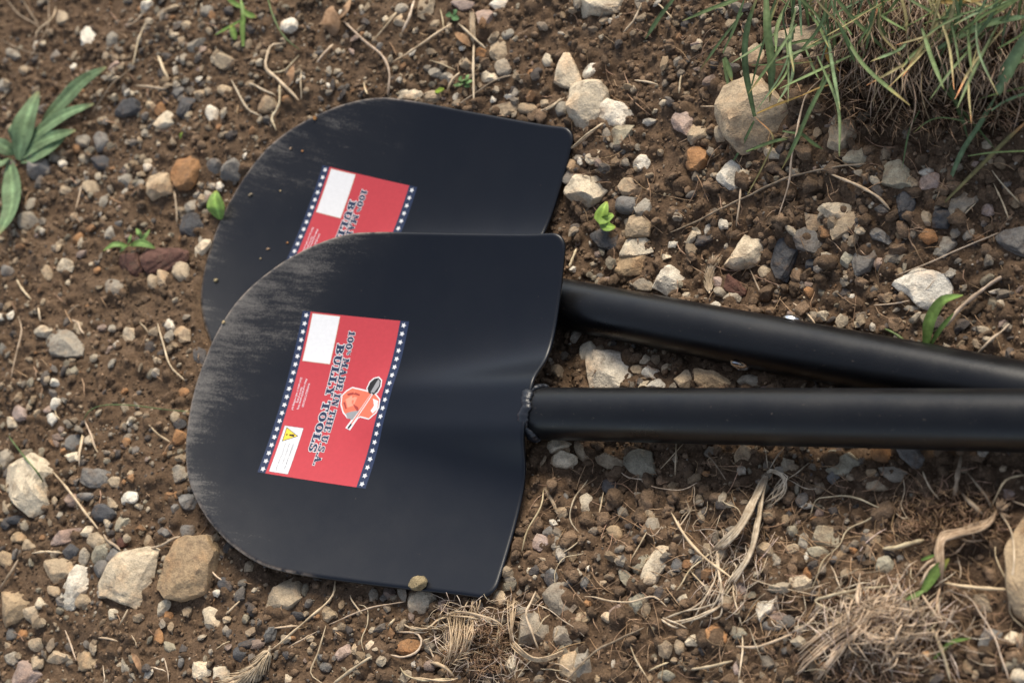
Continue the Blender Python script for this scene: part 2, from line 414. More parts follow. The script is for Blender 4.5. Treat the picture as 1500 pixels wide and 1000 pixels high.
def gs(x, y):
    x = np.asarray(x, float); y = np.asarray(y, float)
    fx = np.clip((x - X0) / ST, 0, len(gx) - 1.001); fy = np.clip((y - Y0) / ST, 0, len(gy) - 1.001)
    ix = fx.astype(int); iy = fy.astype(int); fx = fx - ix; fy = fy - iy
    return (GS[iy, ix] * (1 - fx) + GS[iy, ix + 1] * fx) * (1 - fy) + (GS[iy + 1, ix] * (1 - fx) + GS[iy + 1, ix + 1] * fx) * fy
# one sheet: fine in view, coarse out to 25 m
ext = np.cumsum(.01 * 1.42 ** np.arange(22))
ax = np.r_[X0 - ext[::-1], gx, gx[-1] + ext]; ay = np.r_[Y0 - ext[::-1], gy, gy[-1] + ext]
AX, AY = np.meshgrid(ax, ay)
AZ = gh(AX, AY)
o_ = np.maximum(np.maximum(X0 - AX, AX - gx[-1]), np.maximum(Y0 - AY, AY - gy[-1]))
far = np.maximum(o_, 0)
AZ = np.where(far > 0, g0(AX, AY) * np.exp(-far / 1.5) + vnoise(AX, AY, .05, 9) * .012 + vnoise(AX, AY, .6, 8) * .06 * smooth(far), AZ)
ny, nx = AX.shape
idx = np.arange(nx * ny).reshape(ny, nx)
Fg = np.stack([idx[:-1, :-1], idx[:-1, 1:], idx[1:, 1:], idx[1:, :-1]], -1).reshape(-1, 4)
gr = mk('ground', np.stack([AX, AY, AZ], -1).reshape(-1, 3), Fg, M_SOIL, smooth_=True)
tag(gr, 'brown crumbly stony soil covering the whole slope', None, kind='structure')

def to_ground(px, py, lift=0.0):
    """the point of the smooth ground (plus lift) seen at a pixel of the 1500 x 1000 picture"""
    px = np.atleast_1d(np.asarray(px, float)); py = np.atleast_1d(np.asarray(py, float))
    d = np.stack([(px - 750) / F_PX, (py - 500) / F_PX, np.ones_like(px)], -1) @ CAM_AX.T
    z = np.zeros_like(px)
    for _ in range(14):
        t = (z + lift - CAM_LOC[2]) / d[:, 2]; P = CAM_LOC + d * t[:, None]; z = z * .3 + .7 * gs(P[:, 0], P[:, 1])
    return P, t

TILE = {'A': (0, 0, 2.942), 'B': (0, 330, 3.031), 'C': (0, 640, 2.778), 'D': (380, 780, 3.125), 'E': (760, 640, 2.778), 'F': (1100, 640, 2.778),
        'G': (800, 0, 2.083), 'H': (400, 0, 3.0), 'Z': (760, 380, 2.027), 'I': (1050, 0, 3.333), 'J': (1180, 680, 3.125), 'K': (940, 640, 3.573), 'L': (600, 850, 5.769)}
def tp(tile, P):
    ox, oy, s = TILE[tile]; P = np.asarray(P, float); return np.c_[ox + P[:, 0] / s, oy + P[:, 1] / s], s

# ---------------------------------------------------------------- the two shovels
def build_blade(i, shovel, pm):
    OO = outline(420); n = len(OO)
    rr = np.r_[np.linspace(0, .94, 46)[1:], .955, .968, .978, .986, .992, .996, 1.0]
    # push the inner rings towards a rounder shape so the grid stays even
    V = [(0, 0)]; e = []
    for r in rr: V += [(r * a, r * b) for a, b in OO]
    V = np.array(V)
    zt = bladez(V[:, 0], V[:, 1])
    # rounded lip: the outer 2.5 mm rolls down
    rfull = np.r_[0, np.repeat(rr, n)]
    lip = np.where(rfull > .985, -(.0011) * ((rfull - .985) / .015) ** 2.2, 0)
    du = .0006; nu = -(bladez(V[:, 0] + du, V[:, 1]) - bladez(V[:, 0] - du, V[:, 1])) / (2 * du); nv = -(bladez(V[:, 0], V[:, 1] + du) - bladez(V[:, 0], V[:, 1] - du)) / (2 * du)
    N = np.c_[nu, nv, np.ones(len(V))]; N /= np.linalg.norm(N, axis=1)[:, None]
    top = np.c_[V, zt] + N * lip[:, None]
    bot = np.c_[V, zt] - N * .0026
    F = []
    for k in range(n): F.append((0, 1 + k, 1 + (k + 1) % n))
    for j in range(len(rr) - 1):
        a = 1 + j * n; b = a + n
        for k in range(n):
            k2 = (k + 1) % n; F.append((a + k, b + k, b + k2, a + k2))
    nt_ = len(V); F2 = [tuple(x + nt_ for x in reversed(f)) for f in F]
    a = 1 + (len(rr) - 1) * n
    side = [(a + k, a + k + nt_, a + (k + 1) % n + nt_, a + (k + 1) % n) for k in range(n)]
    o = mk('blade', np.vstack([top, bot]), F + F2 + side, pm, shovel, smooth_=True)
    # distance to the cutting edge drives the scuffs, wear marks the rim
    tt = np.clip((.02 - V[:, 0]) / .05, 0, 1)
    dist = np.full(len(V), 9.0)
    for s in range(0, n, 2): dist = np.minimum(dist, np.hypot(V[:, 0] - OO[s, 0], V[:, 1] - OO[s, 1]))
    if i == 0:
        reach = .013 + .040 * smooth((V[:, 1] + .05) / .10) * smooth((.135 - V[:, 1]) / .05)
        reach = .012 + (reach - .012) * smooth((-.030 - V[:, 0]) / .07)
    else:
        reach = .014 + .040 * smooth((V[:, 1] - .0) / .06) * smooth((.13 - V[:, 1]) / .05)
    dirt = np.exp(-(dist / reach) ** 1.1) * 1.0
    dirt = dirt * smooth((.015 - V[:, 0]) / .09) * (.35 + .65 * smooth((V[:, 1] + .125) / .05))
    dirt += .10 * smooth((-V[:, 0]) / .1) * np.exp(-(dist / .07) ** 2)
    worn = np.exp(-((1 - rfull) * .15 / .0012) ** 2) * smooth((-V[:, 0] + -.01) / .03)
    vattr(o, 'dirt', np.r_[dirt, dirt * .3]); vattr(o, 'worn', np.r_[worn, worn])
    return o
def lathe_line(c, d, prof, nseg=48):
    d = d / np.linalg.norm(d); a = np.cross(d, [0, 1, 0]); a /= np.linalg.norm(a); b = np.cross(d, a)
    V = []; F = []
    for s, r in prof:
        for k in range(nseg):
            t = 2 * math.pi * k / nseg; V.append(c + d * s + (a * math.cos(t) + b * math.sin(t)) * r)
    for j in range(len(prof) - 1):
        for k in range(nseg):
            k2 = (k + 1) % nseg; F.append((j * nseg + k, j * nseg + k2, (j + 1) * nseg + k2, (j + 1) * nseg + k))
    F.append(tuple(range(nseg))); F.append(tuple(reversed(range((len(prof) - 1) * nseg, len(prof) * nseg))))
    return np.array(V), F
LAB = [(-0.04789, 0.00347, -0.03435), (-0.05004, 0.00263, 0.00336)]
def lab_surf(i, A, off):
    """sticker coordinates (a towards the grip, b across) laid on the curved blade"""
    A = np.asarray(A, float); x, y, th = LAB[i]; c, s = math.cos(th), math.sin(th)
    u = x + c * A[:, 0] - s * A[:, 1]; v = y + s * A[:, 0] + c * A[:, 1]
    v = v - (2 / 3) * KV ** 2 * v ** 3
    du = .0006
    N = np.c_[-(bladez(u + du, v) - bladez(u - du, v)) / (2 * du), -(bladez(u, v + du) - bladez(u, v - du)) / (2 * du), np.ones(len(u))]; N /= np.linalg.norm(N, axis=1)[:, None]
    return np.c_[u, v, bladez(u, v)] + N * off
def grid2(a0, b0, a1, b1, st=.004):
    na = max(1, int(abs(a1 - a0) / st)); nb_ = max(1, int(abs(b1 - b0) / st))
    A, B = np.meshgrid(np.linspace(a0, a1, na + 1), np.linspace(b0, b1, nb_ + 1)); ix = np.arange((na + 1) * (nb_ + 1)).reshape(nb_ + 1, na + 1)
    F = np.stack([ix[:-1, :-1], ix[:-1, 1:], ix[1:, 1:], ix[1:, :-1]], -1).reshape(-1, 4)
    return np.c_[A.ravel(), B.ravel()], [tuple(f) for f in F]
class Flat:
    def __init__(s): s.V = []; s.F = []; s.M = []; s.O = []
    def add(s, V, F, m, off):
        n = len(s.V); s.V += [tuple(v) for v in V]; s.O += [off] * len(V)
        for f in F:
            P = [V[q] for q in f]
            area = sum(P[k][0] * P[(k + 1) % len(P)][1] - P[(k + 1) % len(P)][0] * P[k][1] for k in range(len(P)))
            f = tuple(q + n for q in f); s.F.append(f if area > 0 else tuple(reversed(f))); s.M.append(m)
    def poly(s, P, m, off): s.add(P, [tuple(range(len(P)))], m, off)
    def blob(s, P, m, off, rings=6):
        P = np.array(P, float); n = len(P); D = []
        for k in range(n):
            a, b = P[k], P[(k + 1) % n]; q = max(1, int(np.linalg.norm(b - a) / .0012))
            for t in range(q): D.append(a + (b - a) * t / q)
        D = np.array(D); c = P.mean(0); n = len(D); V = [tuple(c)]
        for r in range(1, rings + 1): V += [tuple(c + (d - c) * r / rings) for d in D]
        F = [(0, 1 + k, 1 + (k + 1) % n) for k in range(n)]
        for r in range(rings - 1):
            a = 1 + r * n; F += [(a + k, a + n + k, a + n + (k + 1) % n, a + (k + 1) % n) for k in range(n)]
        s.add(V, F, m, off)
    def build(s, name, i, mats, parent):
        V = lab_surf(i, np.array(s.V), np.array(s.O)[:, None]); return mk(name, V, s.F, mats, parent, smooth_=True, mi=s.M)
def rect(x0, y0, x1, y1): return [(x0, y0), (x1, y0), (x1, y1), (x0, y1)]
def arc(cx, cy, ro, so_, ri, si, a0=0, a1=360):
    n = max(4, int(abs(a1 - a0) / 18)); out = []
    for k in range(n):
        p, q = math.radians(a0 + (a1 - a0) * k / n), math.radians(a0 + (a1 - a0) * (k + 1) / n)
        out.append([(cx + ri * math.cos(p), cy + si * math.sin(p)), (cx + ro * math.cos(p), cy + so_ * math.sin(p)), (cx + ro * math.cos(q), cy + so_ * math.sin(q)), (cx + ri * math.cos(q), cy + si * math.sin(q))])
    return out
def glyph(ch, g=0.0):
    """bold slab letter of height 1: (shapes, advance); g grows every stroke for the white outline"""
    R = lambda a, b, c, d: [rect(a - g, b - g, c + g, d + g)]
    def Q(*P):
        P = np.array(P, float); c = P.mean(0)
        if g:
            d = P - c; P = c + d * (1 + g / np.maximum(np.abs(d), g * 1.5 + 1e-6))
        return [[tuple(p) for p in P]]
    A_ = lambda cx, cy, ro, so_, ri, si, a0=0, a1=360: arc(cx, cy, ro + g, so_ + g, max(ri - g, .01), max(si - g, .01), a0, a1)
    if ch == 'B': return R(.12, 0, .38, 1) + R(0, 0, .3, .14) + R(0, .86, .3, 1) + A_(.40, .745, .36, .255, .14, .115, -90, 90) + A_(.42, .27, .42, .27, .15, .13, -90, 90) + R(.3, 0, .44, .14) + R(.3, .86, .44, 1) + R(.3, .44, .44, .56), .92
    if ch == 'U': return R(.1, .35, .35, 1) + R(.64, .35, .78, 1) + R(0, .87, .46, 1) + R(.53, .87, .9, 1) + A_(.44, .36, .34, .37, .1, .22, 180, 360), .98
    if ch == 'L': return R(.12, 0, .38, 1) + R(0, .87, .5, 1) + R(0, 0, .76, .14) + R(.62, 0, .77, .38), .84
    if ch == 'Y': return Q((.08, 1), (.36, 1), (.60, .42), (.36, .42)) + Q((.62, 1), (.76, 1), (.54, .42), (.42, .42)) + R(.34, 0, .60, .46) + R(0, .88, .42, 1) + R(.54, .88, .88, 1) + R(.2, 0, .74, .13), .92
    if ch == 'T': return R(.3, 0, .56, 1) + R(.0, .87, .86, 1) + R(.0, .64, .12, 1) + R(.74, .64, .86, 1) + R(.18, 0, .68, .13), .94
    if ch == 'O': return A_(.43, .5, .42, .51, .15, .35), .94
    if ch == '0': return A_(.37, .5, .36, .51, .12, .34), .82
    if ch == 'S': return A_(.38, .73, .33, .28, .13, .12, 20, 270) + A_(.38, .27, .34, .28, .12, .13, -160, 90) + R(.60, .70, .70, 1) + R(.05, 0, .15, .3), .82
    if ch == '1': return R(.2, 0, .45, 1) + R(.06, 0, .6, .13) + Q((.04, .76), (.22, .76), (.34, 1), (.2, 1)), .70
    if ch == '%': return A_(.14, .82, .13, .14, .05, .06) + A_(.44, .55, .13, .14, .05, .06) + Q((.06, .45), (.14, .45), (.52, .95), (.44, .95)), .66
    if ch == 'M': return R(.1, 0, .24, 1) + R(.78, 0, 1.04, 1) + Q((.08, 1), (.36, 1), (.64, .2), (.48, .2)) + Q((.62, .2), (.50, .2), (.76, 1), (.9, 1)) + R(0, 0, .36, .12) + R(.64, 0, 1.16, .12) + R(0, .88, .3, 1) + R(.84, .88, 1.16, 1), 1.22
    if ch == 'A': return Q((.1, 0), (.24, 0), (.52, 1), (.40, 1)) + Q((.36, 1), (.60, 1), (.90, 0), (.60, 0)) + R(.25, .28, .66, .4) + R(0, 0, .36, .12) + R(.5, 0, 1.0, .12), 1.02
    if ch == 'D': return R(.12, 0, .38, 1) + R(0, 0, .44, .14) + R(0, .86, .44, 1) + A_(.42, .5, .44, .5, .17, .36, -90, 90), .94
    if ch == 'E': return R(.12, 0, .38, 1) + R(0, 0, .74, .13) + R(0, .87, .74, 1) + R(.3, .43, .56, .56) + R(.62, 0, .75, .32) + R(.62, .68, .75, 1), .84
    if ch == 'I': return R(.14, 0, .40, 1) + R(0, 0, .54, .13) + R(0, .87, .54, 1), .62
    if ch == 'N': return R(.12, 0, .25, 1) + R(.70, 0, .83, 1) + Q((.08, 1), (.38, 1), (.86, 0), (.60, 0)) + R(0, .88, .34, 1) + R(0, 0, .38, .12) + R(.56, .88, .96, 1), 1.02
    if ch == 'H': return R(.1, 0, .35, 1) + R(.62, 0, .87, 1) + R(.3, .44, .7, .57) + R(0, 0, .45, .12) + R(0, .88, .45, 1) + R(.52, 0, .97, .12) + R(.52, .88, .97, 1), 1.05
    if ch == '.': return R(.06, 0, .28, .22), .34
    return [], .38
def text_flat(fl, txt, a_base, b0, b1, h, mi, mo):
    adv = [glyph(c)[1] for c in txt]; tot = sum(adv); sx = (b0 - b1) / tot
    for layer, g, off, mm in ((0, .085, .00026, mo), (1, .018, .00032, mi)):
        x = 0
        for c, ad in zip(txt, adv):
            for k, P in enumerate(glyph(c, g)[0]):
                fl.poly([(a_base + h * q[1], b0 - (x + q[0]) * sx) for q in P], mm, off + k * 2e-6)
            x += ad
def font_flat(fl, txt, a_base, b0, b1, h, m, off, bold=0):
    cu = bpy.data.curves.new('t', 'FONT'); cu.body = txt; cu.size = 1; cu.resolution_u = 2; cu.offset = bold
    ob = bpy.data.objects.new('t', cu); me = ob.to_mesh()
    V = np.array([v.co[:2] for v in me.vertices]); F = [tuple(p.vertices) for p in me.polygons]
    wd = V[:, 0].max() - V[:, 0].min(); x0 = V[:, 0].min()
    fl.add([(a_base + h * v[1] / .72, b0 - (v[0] - x0) / wd * (b0 - b1)) for v in V], F, m, off)
    ob.to_mesh_clear(); bpy.data.objects.remove(ob); bpy.data.curves.remove(cu)
def star(a, b, r):
    P = []
    for k in range(10):
        t = math.pi / 2 + k * math.pi / 5; q = r if k % 2 == 0 else r * .5; P.append((a + q * math.sin(t), b - q * math.cos(t) * 1))
    return P
ZA = np.array([(32.7, 20.6), (17.1, -23.8), (3.4, .2)]) / 1000; ZP = np.array([(640, 395, 1), (480, 655, 1), (445, 500, 1)])
ZM = np.linalg.solve(ZP, ZA)      # photograph zoom coordinates of the emblem to sticker coordinates
def zp(P): return [tuple(np.array([x, y, 1]) @ ZM) for x, y in P]
def grow(P, g):
    P = np.array(P); n = len(P); out = []
    c = P.mean(0)
    for k in range(n):
        d = P[(k + 1) % n] - P[k - 1]; nn = np.array([d[1], -d[0]]); nn /= np.linalg.norm(nn) + 1e-12
        if nn @ (P[k] - c) < 0: nn = -nn
        out.append(tuple(P[k] + nn * g))
    return out
def build_sticker(i, shovel):
    base = Flat()
    for a0, a1, mm in ((-.0484, -.0413, 1), (-.0413, .0405, 0), (.0405, .0486, 1)):
        V, F = grid2(a0, -.0684, a1, .0686); base.add(V, F, mm, .00012)
    # thin edge of the film
    st = base.build('label_sticker', i, [M_RED, M_NAVY], shovel)
    st['label'] = 'red sticker with navy star borders and shop print'
    f = Flat()
    for a in (-.0446, .0444):
        for k in range(20):
            b = (9.5 - k) * .00686
            f.poly(star(a, b, .00235), 0, .0002)
    s = f.build('star_border', i, [M_WHITE], st); s['kind'] = 'stuff'; s['label'] = 'two columns of twenty white stars'
    f = Flat()
    V, F = grid2(-.0394, .0275, -.0138, .0675); f.add(V, F, 0, .00018)
    V, F = grid2(-.0390, .0279, -.0142, .0671); f.add(V, F, 1, .00022)
    f.build('blank_panel', i, [flat_mat('ochre_hairline', (.55, .38, .25), .4, .4), M_WHITE], st)
    f = Flat()
    text_flat(f, 'BULLY TOOLS', -.01130, .0448, -.0458, .0067, 1, 0)
    text_flat(f, '100% MADE IN THE U.S.A.', -.0032, .0565, -.0560, .0056, 1, 0)
    s = f.build('lettering', i, [M_WHITE, M_NAVY], st); s['kind'] = 'stuff'
    f = Flat()
    font_flat(f, 'WWW.BULLYTOOLS.COM', -.0290, .0102, -.0098, .0018, 0, .0002, .02)
    font_flat(f, 'Always use protective eyewear during', -.0322, .0136, -.0124, .0018, 0, .0002, .02)
    font_flat(f, 'Not for prying', -.0345, .0060, -.0070, .0018, 0, .0002, .02)
    font_flat(f, "Don't use as or with a striking tool", -.0372, .0138, -.0134, .0018, 0, .0002, .02)
    s = f.build('small_print', i, [M_PINKINK], st); s['kind'] = 'stuff'
    f = Flat()
    V, F = grid2(-.0389, -.0664, -.0216, -.0270); f.add(V, F, 2, .00018)
    V, F = grid2(-.0386, -.0661, -.0219, -.0273); f.add(V, F, 0, .00021)
    w_ = f.build('warning_panel', i, [M_WHITE, M_GREYINK, M_GREYINK], st)
    f = Flat()
    t = [(-.0368, -.0404), (-.0368, -.0280), (-.0240, -.0342)]
    f.blob(t, 0, .00024); c = np.mean(t, 0); f.blob([tuple(c + (np.array(q) - c) * .86) for q in t], 1, .00027)
    f.poly([(-.0322, -.0336), (-.0322, -.0348), (-.0277, -.0353), (-.0277, -.0331)], 0, .0003)
    f.poly([(-.0344 + .0008 * math.cos(q), -.0342 + .0008 * math.sin(q)) for q in np.linspace(0, 6.28, 9)[:-1]], 0, .0003)
    font_flat(f, 'WARNING: Cancer and', -.0268, -.0410, -.0625, .0016, 2, .00026, .015)
    font_flat(f, 'Reproductive Harm -', -.0302, -.0410, -.0600, .0016, 2, .00026)
    font_flat(f, 'www.P65Warnings.ca.gov', -.0336, -.0410, -.0650, .0016, 2, .00026)
    s = f.build('warning_print', i, [M_BLACKINK, M_YELLOW, M_GREYINK], w_ if False else st); s['kind'] = 'stuff'
    # shovel emblem on a plain coral patch
    f = Flat()
    blob = zp([(455, 480), (478, 458), (505, 442), (545, 452), (590, 465), (622, 478), (645, 505), (640, 545), (625, 570), (590, 598), (565, 590), (545, 585), (520, 598), (480, 588), (460, 562), (450, 525)])
    hd = zp([(640, 393), (654, 408), (651, 438), (636, 465), (612, 482), (590, 470), (583, 446), (598, 415), (618, 398)])
    sh = zp([(604, 470), (612, 478), (488, 652), (474, 646)])
    for P in (blob, hd, sh): f.blob(grow(P, .0011), 0, .00022 + 2e-6 * len(P))
    f.blob(blob, 1, .00028); f.blob(zp([(470, 570), (500, 560), (545, 555), (535, 590), (500, 602), (478, 592)]), 2, .0003)
    f.blob(zp([(470, 500), (500, 480), (530, 490), (510, 530), (480, 540)]), 4, .0003)
    for P in ([(478, 470), (515, 462), (545, 475), (540, 482), (512, 472), (482, 480)], [(505, 520), (535, 540), (540, 575), (530, 560), (518, 545)], [(458, 515), (468, 512), (476, 545), (468, 548)]): f.blob(zp(P), 5, .00030)
    f.blob(zp([(612, 498), (640, 512), (636, 552), (612, 574), (600, 560), (618, 535)]), 0, .0003)
    f.blob(hd, 3, .00031); f.blob(zp([(640, 400), (648, 412), (645, 436), (618, 470), (600, 466), (622, 430)]), 2, .00033)
    f.blob(sh, 0, .00032); f.blob(zp([(603, 474), (607, 477), (492, 640), (486, 636)]), 1, .00034); f.blob(zp([(497, 620), (503, 626), (487, 649), (479, 644)]), 3, .00036)
    s = f.build('shovel_emblem', i, [M_WHITE, M_CORAL, flat_mat('grey_print', (.30, .30, .31), .4, .4), M_BLACKINK, flat_mat('light_coral_print', (.80, .32, .22), .4, .4), flat_mat('dark_coral_print', (.35, .05, .04), .4, .4)], st); s['kind'] = 'stuff'
    return st
def build_shovel(i, label, pm):
    root = empty('shovel'); R, t = POSE[i]
    m = Matrix.Identity(4)
    for r in range(3):
        for c in range(3): m[r][c] = R[r, c] * SCL[i]
        m[r][3] = t[r]
    root.matrix_world = m
    tag(root, label, 'shovel', 'shovels lying on the soil')
    build_blade(i, root, pm)
    build_sticker(i, root)
    d = np.array([1, 0, H1]); d /= np.linalg.norm(d); c = np.array([U_END + .001, 0, H0 + H1 * U_END])
    V, F = lathe_line(c, d, [(0, HR * .9), (.0008, HR * .985), (.003, HR), (.2, HR), (.5, HR), (.95, HR), (.953, HR * .9)], 64)
    mk('handle', V, F, M_PIPE, root, smooth_=True)
    # weld bead between the ridge of the blade and the tube
    V = []; F = []; ns, nr = 90, 10
    rg = np.random.RandomState(5 + i)
    bn = rg.rand(ns + 1, nr)
    for j in range(ns + 1):
        tt = -.035 + (math.pi + .07) * j / ns
        y = math.cos(tt) * (HR + .0006); z0 = math.sin(tt) * (HR + .0007)
        lump = 1 + .07 * math.sin(j * 1.05 + .9 * math.sin(j * .31)) + .10 * math.sin(j * .23 + 1)
        wob = .0016 * math.sin(j * .17) + .0006 * math.sin(j * .43)
        for k in range(nr):
            q = 2 * math.pi * k / nr
            ru = (.0044 * lump) ; rz = .0021 * lump
            V.append(c + d * (.0006 + wob + math.cos(q) * ru) + np.array([0, y, 0]) * (1 + math.sin(q) * rz / HR * 1) + np.array([-H1 * .98, 0, .98]) * (z0 * (1 + math.sin(q) * rz / HR)))
    for j in range(ns):
        for k in range(nr):
            k2 = (k + 1) % nr; F.append((j * nr + k, j * nr + k2, (j + 1) * nr + k2, (j + 1) * nr + k))
    F.append(tuple(range(nr))); F.append(tuple(reversed(range(ns * nr, ns * nr + nr))))
    mk('weld_bead', V, F, M_WELD, root, smooth_=True)
    return root
S1 = build_shovel(0, 'near black steel shovel, its blade overlapping the other blade', M_PAINT1)
S2 = build_shovel(1, 'far black steel shovel lying half under the other blade', M_PAINT2)
